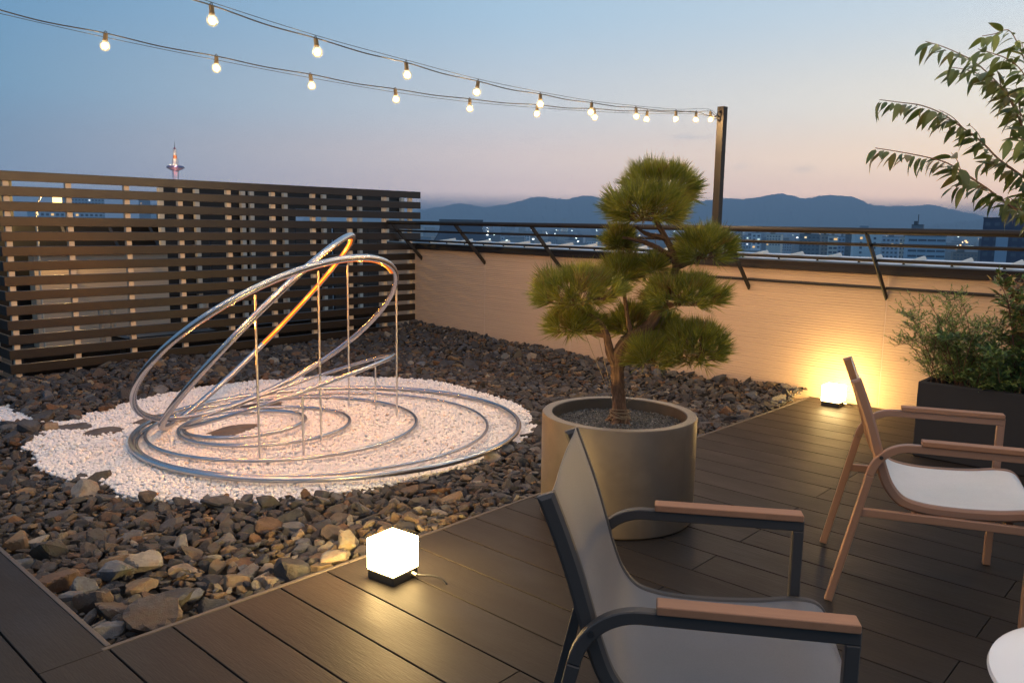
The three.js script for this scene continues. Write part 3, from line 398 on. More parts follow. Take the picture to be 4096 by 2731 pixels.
// ---------------------------------------------------------------- slat fence
const FENCE_Z = -5.4;
{
  const t = thing('slat_fence', 'dark brown horizontal slat fence on pale posts behind the rings', 'fence', [0, 0, FENCE_Z]);
  const r = rng(3), X0 = 1.262;
  for (let k = 0; k < 15; k++) {
    const top = 1.778 - k * 0.1303, y = top - 0.042, x1 = k < 6 ? 6.05 : 5.955;
    const m = mesh('slat', rbox(x1 - X0, 0.084, 0.026, 0.004), M.slat[Math.floor(r() * 3)], t); m.position.set((X0 + x1) / 2, y, -0.013 + (r() - 0.5) * 0.002);
    const e = mesh('slat', rbox(0.026, 0.084, 2.2, 0.004), M.slat[Math.floor(r() * 3)], t); e.position.set(X0 + 0.013, y, -0.028 - 1.1);
  }
  for (const x of [1.335, 1.841, 2.36, 2.884, 3.409, 3.933, 4.453, 4.97, 5.492, 5.91]) mesh('post', rbox(0.05, 1.9, 0.05, 0.004, x, 0.8, -0.053), M.beige, t);
  for (const z of [-0.55, -1.1, -1.7]) mesh('post', rbox(0.05, 1.9, 0.05, 0.004, X0 + 0.053, 0.8, z), M.beige, t);
}
// ---------------------------------------------------------------- what stands behind the fence
{
  const t = thing('peach_wall', 'peach wall with dark coping glimpsed through the left of the slats', 'wall', [0, 0, -9]);
  mesh('wall_face', box(1.75, 1.25, 0.2, 3.48, 0.27, -0.1), M.wall, t); mesh('coping', rbox(1.8, 0.07, 0.3, 0.005, 3.48, 0.93, -0.1), M.coping, t);
  for (const x of [2.95, 3.55, 4.1]) { const g = rbox(0.04, 0.6, 0.012, 0.002); g.rotateX(-0.78); g.translate(x, 1.12, 0.18); mesh('bracket', g, M.rail, t); }
  mesh('rail', bar(V(2.6, 1.3, 0.36), V(4.35, 1.3, 0.36), 0.022), M.rail, t);
  const s = thing('equipment_screen', 'dark panelled equipment screen on pale posts behind the slat fence', 'screen', [0, 0, -9.2]);
  mesh('upper_panel', box(4.5, 0.27, 0.05, 6.62, 1.71, -0.03), M.coping, s);
  for (let k = 0; k < 6; k++) mesh('lower_panel', rbox(0.72, 1.66, 0.05, 0.004, 4.75 + k * 0.75, 0.55, -0.03 - (k % 2) * 0.03), M.slat[k % 3], s);
  for (const x of [4.36, 4.9, 5.65, 5.8, 6.4, 7.15, 7.9, 8.5, 8.86]) mesh('post', rbox(0.07, 2.05, 0.07, 0.004, x, 0.8, 0.04), M.beige, s);
  mesh('infill_panel', box(2.3, 0.21, 0.05, 5.5, 1.47, -0.06), M.coping, s);
  mesh('cross_rail', merge([box(4.5, 0.05, 0.03, 6.62, 0.8, 0.09), box(4.5, 0.05, 0.03, 6.62, 0.3, 0.09)]), M.rail, s);
  const dk = thing('dark_wall', 'dark parapet standing behind the peach wall beyond the slats', 'wall', [3.5, 0, -9.9]); mesh('wall_face', box(2.2, 1.7, 0.2, 0, 0.43, 0), M.coping, dk); mesh('coping', box(2.3, 0.06, 0.3, 0, 1.31, 0), M.rail, dk);
  const bx = (x, z, w, h2, d, m, label) => { const b = thing('storage_box', label, 'box', [x, -0.32, z], 0, 'boxes behind the fence'); mesh('body', rbox(w, h2, d, 0.01, 0, h2 / 2 + 0.001, 0), m, b); mesh('lid', rbox(w + 0.02, 0.03, d + 0.02, 0.006, 0, h2 + 0.017, 0), M.coping, b); };
  bx(2.0, -6.2, 0.9, 0.36, 0.4, M.slat[0], 'low dark box behind the left foot of the slat fence'); bx(3.05, -6.3, 1.0, 0.42, 0.4, M.slat[2], 'dark box behind the slats near the second post'); bx(4.2, -6.2, 1.1, 0.46, 0.4, M.slat[1], 'dark box behind the middle of the slat fence'); bx(5.35, -6.25, 0.95, 0.5, 0.4, M.slat[0], 'dark box behind the right end of the slat fence');
  for (const [x, z, w] of [[2.5, -6.6, 'left one of the close pair'], [2.62, -6.6, 'right one of the close pair'], [3.75, -6.7, 'standing alone near the middle'], [4.85, -6.7, 'nearest the peach parapet']]) { const p = thing('vent_pipe', 'short pale vent pipe behind the slat fence, ' + w, 'pipe', [x, -0.32, z], 0, 'vent pipes behind the fence'); mesh('pipe', new THREE.CylinderGeometry(0.03, 0.03, 0.72, 12).translate(0, 0.361, 0), M.beige, p); mesh('cap', new THREE.CylinderGeometry(0.036, 0.036, 0.03, 12).translate(0, 0.737, 0), M.beige, p); }
  const h = thing('roof_hut', 'dark rooftop hut seen through the left end of the slats', 'hut', [1.15, 0, -9.3]);
  mesh('walls', box(2.7, 2.2, 1.2, 0, 0.75, -0.6), M.coping, h); mesh('roof', box(2.8, 0.08, 1.4, 0, 1.88, -0.6), M.rail, h);
  const w = mesh('window', box(0.5, 0.16, 0.02, 0.36, 1.53, 0.012), glow(rgb(1, 0.75, 0.36), 0.9), h); pointLight(rgb(1, 0.7, 0.35), 0.15, V(0.36, 1.53, 0.1), h);
  mesh('frame', merge([box(0.56, 0.03, 0.03, 0.36, 1.625, 0.014), box(0.56, 0.03, 0.03, 0.36, 1.435, 0.014)]), M.rail, w);
  const l = thing('arm_lamp', 'glowing box lamp on a curved pipe arm behind the slats', 'lamp', [2.78, 0, -8.55]);
  mesh('arm', tube([V(-0.25, -0.3, 0), V(-0.25, 1.0, 0), V(-0.24, 1.5, 0), V(-0.16, 1.66, 0), V(-0.05, 1.68, 0)], 0.014, 24, 8), M.beige, l);
  mesh('lamp_shade', rbox(0.085, 0.115, 0.085, 0.006, 0, 1.6, 0), glow(WARM, 4), l); mesh('cap', rbox(0.095, 0.015, 0.095, 0.003, 0, 1.667, 0), M.rail, l);
  pointLight(WARM, 5, V(0, 1.6, 0), l, 2);
}

// ---------------------------------------------------------------- light pole and string lights
const POLE = V(5.735, 0, -1.0);
{
  const pole = (x, z, y0, y1, label) => { const t = thing('light_pole', label, 'pole', [x, 0, z], WALL_TURN); mesh('post', rbox(0.066, y1 - y0, 0.066, 0.004, 0, (y0 + y1) / 2, 0), M.rail, t); mesh('post_cap', rbox(0.07, 0.006, 0.07, 0.001, 0, y1 + 0.003, 0), M.rail, t); return t; };
  const p = pole(POLE.x, POLE.z, 1.127, 2.44, 'square rusty steel pole rising behind the railing with hook');
  const ring = new THREE.TorusGeometry(0.042, 0.0065, 8, 24); ring.scale(0.75, 1, 1); ring.translate(-0.05, 2.36, 0.0); mesh('ring_hook', ring, M.rail, p);
  const car = new THREE.TorusGeometry(0.02, 0.004, 8, 18); car.rotateX(0.6); car.scale(1.3, 0.8, 1); car.translate(-0.105, 2.345, 0.0); mesh('carabiner', car, M.black, p);
  const q = pole(-0.86, -0.972, -0.01, 2.75, 'steel pole at the far end of the upper light string'), q2 = pole(-0.86, -2.34, -0.01, 2.75, 'steel pole at the far end of the lower light string'); q.rotation.y = q2.rotation.y = 0;
  const A = [[-0.82, 2.50, -2.335], [-0.256, 2.42, -2.221], [0.31, 2.352, -2.106], [0.876, 2.294, -1.991], [1.441, 2.25, -1.876], [2.0, 2.215, -1.762], [2.569, 2.19, -1.646], [3.133, 2.185, -1.532], [3.711, 2.202, -1.414], [4.269, 2.226, -1.3], [4.823, 2.261, -1.188], [5.403, 2.308, -1.07]];
  const B = [[-0.77, 2.49, -0.974], [-0.19, 2.415, -0.977], [0.38, 2.345, -0.98], [0.957, 2.288, -0.984], [1.518, 2.24, -0.987], [2.11, 2.211, -0.99], [2.664, 2.188, -0.994], [3.265, 2.185, -0.997], [3.824, 2.195, -1.0], [4.407, 2.225, -1.004], [4.978, 2.264, -1.007], [5.552, 2.319, -1.01]];
  const bulbG = new THREE.LatheGeometry([[0, -0.027], [0.009, -0.0258], [0.018, -0.0208], [0.0245, -0.0115], [0.0262, 0], [0.0245, 0.0105], [0.019, 0.0185], [0.0135, 0.0235], [0.011, 0.029]].map((p2) => new THREE.Vector2(...p2)), 18);
  const coreG = new THREE.SphereGeometry(0.0165, 14, 10), sockG = new THREE.LatheGeometry([[0.0, 0.066], [0.0105, 0.066], [0.0115, 0.064], [0.0115, 0.036], [0.0128, 0.034], [0.0128, 0.026], [0, 0.026]].map((p2) => new THREE.Vector2(...p2)), 14), clipG = new THREE.TorusGeometry(0.006, 0.002, 6, 12).translate(0, 0.07, 0);
  const glass = new THREE.MeshPhysicalMaterial({ color: rgb(1, 0.95, 0.82), emissive: rgb(1, 0.72, 0.3), emissiveIntensity: 0.55, roughness: 0.05, transmission: 0.9, thickness: 0 }), core = glow(rgb(1, 0.86, 0.58), 7), sock = std({ color: rgb(0.1, 0.075, 0.035), roughness: 0.5 });
  const make = (list, label, end, sr, cd = BULB_CD) => {
    const t = thing('string_light', label, 'string lights', [0, 0, 0], 0, 'light strings from the pole'), r = rng(sr);
    const top = list.map(([x, y, z]) => V(x, y + 0.066, z)), path = []; top.forEach((p2, i) => { path.push(p2); const n = top[i + 1] || end; const m = p2.clone().lerp(n, 0.5); m.y -= 0.006 + r() * 0.006; m.z += (r() - 0.5) * 0.01; path.push(m); }); path.push(end);
    mesh('wire', tube(path, 0.0032, 260, 6), M.black, t);
    const cab = top.map((p2) => V(p2.x, p2.y + (sr === 1 ? -0.022 : 0.012) + 0.0, p2.z + 0.004)); cab.push(end.clone().add(V(0, -0.004, 0))); mesh('support_cable', tube(cab, 0.0016, 200, 5), M.black, t);
    list.forEach(([x, y, z]) => {
      const s = mesh('socket', sockG, sock, t); s.position.set(x, y, z); s.rotation.set((r() - 0.5) * 0.16, 0, (r() - 0.5) * 0.3);
      mesh('bulb', bulbG, glass, s); mesh('filament', coreG, core, s); mesh('clip', clipG, M.black, s);
      pointLight(BULB_WARM, cd, V(x, y, z), t, 0.9);
    });
    return t;
  };
  make(B, 'upper string of warm globe bulbs running from the pole to the top edge', V(5.675, 2.352, -0.998), 7);
  const CS = [], DS = []; for (let k = 0; k < 13; k++) { const u = k / 12 * 2 - 1; CS.push([-1.4 + k * 0.577, 2.5 + 0.12 * u * u, 2.05 + 0.0 * k]); if (k < 11) DS.push([-1.6 + k * 0.577, 2.5 + 0.12 * u * u, 3.6]); }
  make(CS, 'string of warm globe bulbs overhead, outside the frame above the armchairs', V(5.75, 2.72, 2.05), 21, OVERHEAD_CD); make(DS, 'string of warm globe bulbs overhead, outside the frame behind the viewer', V(5.0, 2.8, 3.6), 33, OVERHEAD_CD);
  make(A, 'lower string of warm globe bulbs running from the pole to the left edge', V(5.675, 2.35, -1.0), 1);
}

// ---------------------------------------------------------------- ring sculpture
{
  const t = thing('ring_sculpture', 'steel ring sculpture with tilted hoops and amber light strips on white pebbles', 'sculpture', [2.1, 0, -2.4]);
  const O = V(2.1, 0, -2.4);
  const hoops = [
    { c: [2.393, -0.049, -2.143], r: 1.331, n: [0.001, 1, -0.012], k: 0.0185 }, { c: [2.277, -0.049, -2.148], r: 1.188, n: [0.001, 1, -0.014], k: 0.0105 },
    { c: [2.154, -0.055, -2.388], r: 0.929, n: [-0.002, 1, -0.011], k: 0.0125 }, { c: [2.04, -0.053, -2.468], r: 0.586, n: [-0.004, 1, -0.02], k: 0.0125 },
    { c: [1.933, -0.045, -2.56], r: 0.411, n: [-0.021, 0.999, -0.045], k: 0.0145 },
    { c: [2.049, 0.554, -2.353], r: 0.973, n: [-0.143, 0.777, -0.613], k: 0.0215, led: 50, from: [1.98, 1.05, -1.84] }, { c: [2.069, 0.618, -2.545], r: 0.93, n: [-0.517, 0.685, -0.513], k: 0.0215, led: 110 },
    { c: [2.186, 0.202, -2.351], r: 0.758, n: [-0.177, 0.943, -0.282], k: 0.0135 },
  ];
  const led = glow(rgb(1, 0.31, 0.02), 2.4), channel = glow(rgb(1, 0.16, 0.006), 0.8);
  for (const h of hoops) {
    const n = V(...h.n).normalize(), q = new THREE.Quaternion().setFromUnitVectors(V(0, 0, 1), n), c = V(...h.c).sub(O);
    const g = new THREE.TorusGeometry(h.r, h.k, 14, 170); const uv = g.attributes.uv; for (let i = 0; i < uv.count; i++) uv.setXY(i, uv.getX(i) * h.r * 6.28, uv.getY(i) * h.k * 6.28);
    const m = mesh('ring', g, M.steel, t); m.position.copy(c); m.quaternion.copy(q);
    if (!h.led) continue;
    const up = (h.from ? V(...h.from).sub(V(...h.c)) : V(0, 1, 0)).projectOnPlane(n).normalize().applyQuaternion(q.clone().invert()), mid = Math.atan2(up.y, up.x), half = THREE.MathUtils.degToRad(h.led);
    const arc = (rr, k, name, mat) => { const a = new THREE.TorusGeometry(rr, k, 8, 110, 2 * half); a.rotateZ(mid - half); mesh(name, a, mat, m); };
    arc(h.r - h.k + 0.0045, 0.0165, 'led_diffuser', channel); arc(h.r - h.k - 0.0075, 0.0075, 'led_strip', led);
    const nL = Math.round(h.led / 11); for (let i = 0; i < nL; i++) { const a = mid - half + (i + 0.5) / nL * 2 * half, p = V(Math.cos(a), Math.sin(a), 0).multiplyScalar(h.r - h.k - 0.03).applyQuaternion(q).add(c); pointLight(AMBER, LED_CD, p, t, 0.5); }
  }
  const posts = [[1.616, -1.834, 0.945], [2.093, -1.867, 1.07], [2.868, -2.615, 1.055], [2.949, -2.116, 0.94], [1.844, -1.695, 0.305], [2.961, -2.393, 0.31]];
  for (const [x, z, y] of posts) mesh('post', bar(V(x, YG - 0.05, z).sub(O), V(x, y, z).sub(O), 0.0075, 10), M.rod, t);
  const tie = (x, y, z, s) => { const g = new THREE.TorusGeometry(0.013, 0.0022, 5, 12); g.rotateX(Math.PI / 2); const gs = [g.clone().translate(0, 0.004, 0), g.clone().rotateZ(0.3), g.clone().translate(0, -0.005, 0)]; const m = mesh('wire_tie', merge(gs), M.rod, t); m.position.set(x, y, z).sub(O); };
  tie(1.616, 0.81, -1.834); tie(1.616, 0.245, -1.834); tie(2.868, 0.245, -2.615);
}

// ---------------------------------------------------------------- cube lamps
{
  const cube = (x, z, turn, label, cableEnd, dim = 1) => {
    const t = thing('cube_lamp', label, 'lamp', [x, 0, z], turn, 'cube lamps on the deck'), s = 0.145;
    mesh('base', rbox(s - 0.006, 0.036, s - 0.006, 0.003, 0, 0.0185, 0), M.black, t);
    mesh('lamp_shade', rbox(s, 0.128, s, 0.005, 0, 0.1025, 0), glow(rgb(1, 0.68, 0.27), 42 * dim), t);
    pointLight(WARM, CUBE_CD * dim, V(0, 0.1, 0), t, 3.2);
    const gl = new THREE.CylinderGeometry(0.0095, 0.0095, 0.014, 6); gl.rotateX(Math.PI / 2); gl.translate(0.036, 0.02, s / 2 + 0.004); const g2 = new THREE.CylinderGeometry(0.0075, 0.0065, 0.012, 12); g2.rotateX(Math.PI / 2); g2.translate(0.036, 0.02, s / 2 + 0.016);
    mesh('cable_gland', merge([gl, g2]), M.brass, t);
    mesh('cable', tube(cableEnd.map((p) => V(...p)), 0.0042, 30, 8), M.black, t);
    return t;
  };
  cube(0.999, 0.233, 0.112, 'glowing white cube lamp at the deck edge beside the near stones', [[0.036, 0.02, 0.088], [0.045, 0.022, 0.115], [0.062, 0.024, 0.15], [0.075, 0.018, 0.185], [0.08, 0.0, 0.212], [0.081, -0.01, 0.215]]);
  cube(5.475, 0.253, 0.02, 'glowing white cube lamp on the deck by the peach wall', [[0.036, 0.02, 0.088], [0.06, 0.014, 0.12], [0.1, 0.006, 0.12], [0.13, 0.005, 0.09]], 0.62);
}

// ---------------------------------------------------------------- pot and pine
const POT = V(2.231, 0, 0.438);
{
  const t = thing('round_planter', 'round grey-bronze planter holding the pine on the deck', 'planter', [POT.x, 0, POT.z]);
  const pr = [[0.0, 0.004], [0.362, 0.004], [0.37, 0.012], [0.372, 0.497], [0.368, 0.504], [0.326, 0.504], [0.322, 0.5], [0.32, 0.44], [0, 0.44]].map((p) => new THREE.Vector2(...p));
  const g = new THREE.LatheGeometry(pr, 96); const uv = g.attributes.uv, p = g.attributes.position; for (let i = 0; i < uv.count; i++) uv.setXY(i, uv.getX(i) * 2.33, p.getY(i)); g.computeVertexNormals();
  mesh('body', toCreasedNormals(g, 0.6), M.pot, t);
  const r = rng(61), chip = rockGeos[3], im = new THREE.InstancedMesh(chip, std({ color: rgb(1, 1, 1), map: stoneC, roughness: 0.85 }), 5200); im.name = 'gravel_mulch'; im.userData.kind = 'stuff'; im.castShadow = im.receiveShadow = true; const d = new THREE.Object3D();
  for (let i = 0; i < 5200; i++) { const a = r() * 6.283, q = Math.sqrt(r()) * 0.314; d.position.set(Math.cos(a) * q, 0.443 + r() * 0.009 + 0.012 * Math.max(0, 1 - q / 0.2), Math.sin(a) * q); d.rotation.set(r() * 3, r() * 6, r() * 3); d.scale.setScalar(0.008 + r() * 0.008); d.updateMatrix(); im.setMatrixAt(i, d.matrix); const v = (r() < 0.06 ? 0.32 : 0.1 + r() * 0.08); im.setColorAt(i, rgb(v * 0.97, v, v * 0.99)); }
  t.add(im);
}
{
  const t = thing('pine_tree', 'cloud-pruned pine with layered needle pads in the round planter', 'tree', [POT.x, 0.44, POT.z]), O = V(POT.x, 0.44, POT.z), r = rng(777), P3 = (p) => V(...p).sub(O);
  const tr = D.trunk.map(P3); tr[0].y = -0.02; mesh('trunk', taperTube(tr, [0.042, 0.034, 0.031, 0.033, 0.031, 0.029, 0.027, 0.023, 0.02, 0.018, 0.015, 0.012, 0.008], 70, 14, 0.3, r), M.bark, t);
  mesh('trunk_flare', merge([0, 1, 2, 3, 4].map((k) => { const a = k * 1.27 + 0.4; return taperTube([V(0.01 * Math.cos(a), 0.07, 0.01 * Math.sin(a)), V(0.035 * Math.cos(a), 0.03, 0.035 * Math.sin(a)), V(0.085 * Math.cos(a), 0.0, 0.085 * Math.sin(a))], [0.026, 0.02, 0.006], 8, 8, 0.2, r); })), M.bark, t);
  mesh('branch', taperTube(D.lbranch.map(P3), [0.025, 0.021, 0.018, 0.013, 0.007], 26, 10, 0.3, r), M.bark, t);
  for (const b of D.br) mesh('branch', taperTube(b.map(P3), [0.014, 0.011, 0.006], 16, 8, 0.3, r), M.bark, t);
  for (const [a, b] of D.ties) mesh('guy_cord', bar(P3(a), P3(b), 0.0016, 5), M.cord, t);
  const wrap = []; for (let k = 0; k < 7; k++) { const g = new THREE.TorusGeometry(0.046 + r() * 0.006, 0.0018, 5, 20); g.rotateX(Math.PI / 2 + (r() - 0.5) * 0.7); g.rotateY(r() * 6); g.translate(0.004, 0.04 + r() * 0.045, 0.004); wrap.push(g); } mesh('cord_wrap', merge(wrap), M.cord, t);
  const needleM = new THREE.MeshPhysicalMaterial({ color: 0xffffff, vertexColors: true, roughness: 0.6, transmission: 0.42, thickness: 0 });
  const tint = [[0.28, 0.3, 0.032], [0.33, 0.34, 0.036], [0.39, 0.36, 0.04], [0.2, 0.235, 0.03], [0.44, 0.41, 0.045], [0.34, 0.24, 0.045]];
  for (const [px, py, pz, rx, ry] of D.pads) {
    const c = P3([px, py, pz]), rd = rx * 0.82, pos = [], col = [], nor = [], n = Math.round(4300 * rx * ry + 50 + 120 * rx), twigs = [];
    for (let k = 0; k < n; k++) {
      let u; do { u = V(r() * 2 - 1, r() * 2 - 1, r() * 2 - 1); } while (u.lengthSq() > 1 || u.lengthSq() < 0.01); u.normalize(); if (u.y < -0.75) u.y *= -0.8;
      const f = 0.7 + 0.36 * Math.sqrt(r()), lump = 0.86 + 0.18 * Math.sin(u.x * 5 + px * 9) * Math.sin(u.z * 6 + pz * 7);
      const er = Math.max(0.02, rx - 0.03), ey = Math.max(0.014, ry - 0.02), ed = Math.max(0.02, rd - 0.03);
      const root = V(c.x + u.x * er * f * lump, c.y - 0.02 + u.y * ey * 0.85 * f * lump, c.z + u.z * ed * f * lump);
      const axis = V(u.x * 0.8, u.y * 0.7 + 0.4 + r() * 0.3, u.z * 0.8).normalize(), sp = 0.5 + r() * 0.6, base = tint[Math.floor(Math.pow(r(), 1.3) * tint.length)];
      const len0 = 0.062 + r() * 0.04, cnt = 20 + Math.floor(r() * 10), side = V(axis.y, -axis.x, 0.2).normalize(), bin = axis.clone().cross(side).normalize();
      for (let j = 0; j < cnt; j++) {
        const a = r() * 6.283, o = sp * Math.sqrt(r()), d = axis.clone().addScaledVector(side, Math.cos(a) * o).addScaledVector(bin, Math.sin(a) * o).normalize(), L = len0 * (0.75 + 0.4 * r()), w = 0.0014 + r() * 0.0005;
        const p0 = root.clone().addScaledVector(axis, (r() - 0.3) * 0.012), p1 = p0.clone().addScaledVector(d, L * 0.55), p2 = p0.clone().addScaledVector(d, L); p2.addScaledVector(axis, L * 0.09); p2.y -= L * 0.02;
        const wd = d.clone().cross(V(r() - 0.5, r() - 0.5, r() - 0.5)).normalize().multiplyScalar(w), nn = d.clone().cross(wd).normalize();
        const A = p0.clone().add(wd), B = p0.clone().sub(wd), C2 = p1.clone().add(wd), E = p1.clone().sub(wd), v = 0.8 + 0.45 * r();
        for (const q of [A, B, C2, B, E, C2, C2, E, p2]) { pos.push(q.x, q.y, q.z); nor.push(nn.x, nn.y, nn.z); col.push(base[0] * v, base[1] * v, base[2] * v); }
      }
      if (k % 4 === 0) { const inn = V(c.x + u.x * er * 0.15, c.y - ey * 0.75, c.z + u.z * ed * 0.15); twigs.push(bar(inn, root, 0.0022, 4)); }
    }
    const g = new THREE.BufferGeometry(); g.setAttribute('position', new THREE.Float32BufferAttribute(pos, 3)); g.setAttribute('normal', new THREE.Float32BufferAttribute(nor, 3)); g.setAttribute('color', new THREE.Float32BufferAttribute(col, 3));
    const m = mesh('needle_pad', g, needleM, t); mesh('twigs', merge(twigs), M.twig, m);
  }
}

// ---------------------------------------------------------------- chairs
function armchair(label, x, z, dx, dz, frame, fabric) {
  const t = thing('armchair', label, 'armchair', [x, 0, z], Math.atan2(dx, dz), 'sling armchairs on the deck'), W = 0.312, TH = 0.026;
  const arc = []; for (let k = 0; k <= 14; k++) { const a = k / 14 * (Math.PI / 2 - 0.17); arc.push([0.255 - 0.135 * Math.sin(a), 0.482 + 0.138 * Math.cos(a)]); }
  const last = arc[arc.length - 1];
  for (const s of [-1, 1]) {
    const X = s * (W - TH / 2);
    const put = (name, path, half, th = TH, mat = frame, xx = X) => { const m = mesh(name, band(path, half, th), mat, t); m.position.x = xx; return m; };
    put('front_leg', [[0.66, 0.002], [0.66, 0.6055]], 0.014);
    put('arm_rail', [[0.674, 0.62], [0.255, 0.62], ...arc.slice(1)], 0.014);
    put('rear_leg', [[last[0] - 0.0005, last[1] - 0.002], [0.012, 0.002]], 0.014);
    put('seat_rail', [[0.645, 0.362], [0.09, 0.362]], 0.015, 0.02);
    mesh('armrest', rbox(0.046, 0.019, 0.386, 0.0035, X, 0.6438, 0.477), M.wood, t);
    const bolt = new THREE.CylinderGeometry(0.007, 0.007, 0.005, 10); bolt.rotateZ(Math.PI / 2); bolt.translate(s * (W + 0.001), 0.577, 0.155); mesh('bolt', bolt, M.black, t);
  }
  const prof = new THREE.CatmullRomCurve3([[0.052, 0.852], [0.083, 0.775], [0.112, 0.695], [0.138, 0.612], [0.163, 0.53], [0.192, 0.462], [0.236, 0.414], [0.3, 0.394], [0.42, 0.388], [0.56, 0.396], [0.66, 0.41], [0.708, 0.404], [0.733, 0.37]].map(([a, b]) => V(0, b, a)), false, 'centripetal');
  const pp = prof.getPoints(64), XR = W - TH - 0.0165;
  for (const s of [-1, 1]) { const m = mesh('sling_rail', band(pp.map((p) => [p.z, p.y]), 0.019, 0.031, 0.008), frame, t); m.position.x = s * XR; }
  mesh('front_bar', rbox(2 * XR - 0.03, 0.022, 0.03, 0.005, 0, 0.352, 0.6), frame, t); mesh('rear_bar', rbox(2 * XR - 0.03, 0.022, 0.03, 0.005, 0, 0.352, 0.3), frame, t);
  const nu = 16, nv = pp.length, pos = [], uv = [], idx = [], XF = XR - 0.004;
  for (const off of [0.0195, 0.0165]) for (let i = 0; i < nv; i++) {
    const a = pp[Math.max(0, i - 1)], b = pp[Math.min(nv - 1, i + 1)], d = b.clone().sub(a).normalize(), nz = -d.y, ny = d.z;      // outward: up and forward
    const n = V(0, Math.abs(ny) * (ny < 0 ? -1 : 1), nz); if (n.y < 0 && i < 40) n.multiplyScalar(-1);
    for (let j = 0; j <= nu; j++) { const u = j / nu * 2 - 1, sag = -0.017 * (1 - u * u) * Math.sin(Math.min(1, i / nv * 1.4 + 0.25) * Math.PI * 0.62), o = off * (1 - 0.25 * Math.pow(Math.abs(u), 8)) + sag; pos.push(u * XF, pp[i].y + n.y * o, pp[i].z + n.z * o); uv.push(u * XF, i / nv * 1.3); }
  }
  const st = nv * (nu + 1); for (let l = 0; l < 2; l++) for (let i = 0; i < nv - 1; i++) for (let j = 0; j < nu; j++) { const a = l * st + i * (nu + 1) + j, b = a + nu + 1; if (l) idx.push(a, a + 1, b, b, a + 1, b + 1); else idx.push(a, b, a + 1, b, b + 1, a + 1); }
  for (const i of [0, nv - 1]) for (let j = 0; j < nu; j++) { const a = i * (nu + 1) + j; idx.push(a, a + 1, a + st, a + 1, a + 1 + st, a + st); }
  const g = new THREE.BufferGeometry(); g.setAttribute('position', new THREE.Float32BufferAttribute(pos, 3)); g.setAttribute('uv', new THREE.Float32BufferAttribute(uv, 2)); g.setIndex(idx); g.computeVertexNormals();
  mesh('sling', g, fabric, t);
  return t;
}
armchair('armchair with charcoal frame, grey sling and brown armrests in the foreground', 0.483, 1.42, 0.5436, 0.8394, M.charcoal, M.fabricGrey);
armchair('armchair with tan frame and white sling beside the black planter box', 2.3, 1.437, 0.3973, 0.9177, M.tan, M.fabricWhite);

// ---------------------------------------------------------------- side table
{
  const t = thing('side_table', 'glossy white round side table at the lower right corner', 'table', [1.015, 0, 2.62]), R = 0.327;
  const g = new THREE.LatheGeometry([[0, 0.476], [R - 0.02, 0.476], [R - 0.004, 0.481], [R, 0.488], [R - 0.003, 0.496], [R - 0.012, 0.5], [0, 0.5]].map((p) => new THREE.Vector2(...p)), 96); mesh('table_top', toCreasedNormals(g, 0.7), M.white, t);
  mesh('stem', new THREE.CylinderGeometry(0.025, 0.025, 0.46, 24).translate(0, 0.246, 0), M.white, t);
  mesh('foot', new THREE.LatheGeometry([[0, 0.002], [0.2, 0.002], [0.2, 0.01], [0.05, 0.02], [0, 0.022]].map((p) => new THREE.Vector2(...p)), 64), M.white, t);
}
// ---------------------------------------------------------------- planter box and shrubs
function leafGeo(w, fold, curl, seg = 4) {      // a leaf one unit long, pointing to +z, face up
  const pos = [], idx = []; for (let i = 0; i <= seg; i++) { const t = i / seg, hw = w * Math.pow(Math.sin(Math.PI * Math.pow(t, 0.72)), 0.9) * 0.5 * (i === seg ? 0 : 1), y = -curl * t * t; pos.push(-hw, y + hw * fold, t, 0, y, t, hw, y + hw * fold, t); }
  for (let i = 0; i < seg; i++) { const a = i * 3; idx.push(a, a + 3, a + 1, a + 1, a + 3, a + 4, a + 1, a + 4, a + 2, a + 2, a + 4, a + 5); }
  const g = new THREE.BufferGeometry(); g.setAttribute('position', new THREE.Float32BufferAttribute(pos, 3)); g.setIndex(idx); g.computeVertexNormals(); return g;
}
const aim = new THREE.Matrix4();
function leafMatrix(p, dir, s, r) { const z = dir.clone().normalize(), x = V(0, 1, 0).cross(z); if (x.lengthSq() < 1e-4) x.set(1, 0, 0); x.normalize(); const y = z.clone().cross(x), roll = (r() - 0.5) * 1.6, x2 = x.clone().multiplyScalar(Math.cos(roll)).addScaledVector(y, Math.sin(roll)), y2 = z.clone().cross(x2); return aim.makeBasis(x2.multiplyScalar(s), y2.multiplyScalar(s), z.multiplyScalar(s)).setPosition(p).clone(); }
const leafMat = (o = {}) => new THREE.MeshPhysicalMaterial({ color: 0xffffff, vertexColors: true, roughness: 0.55, transmission: 0.18, thickness: 0, ...o });
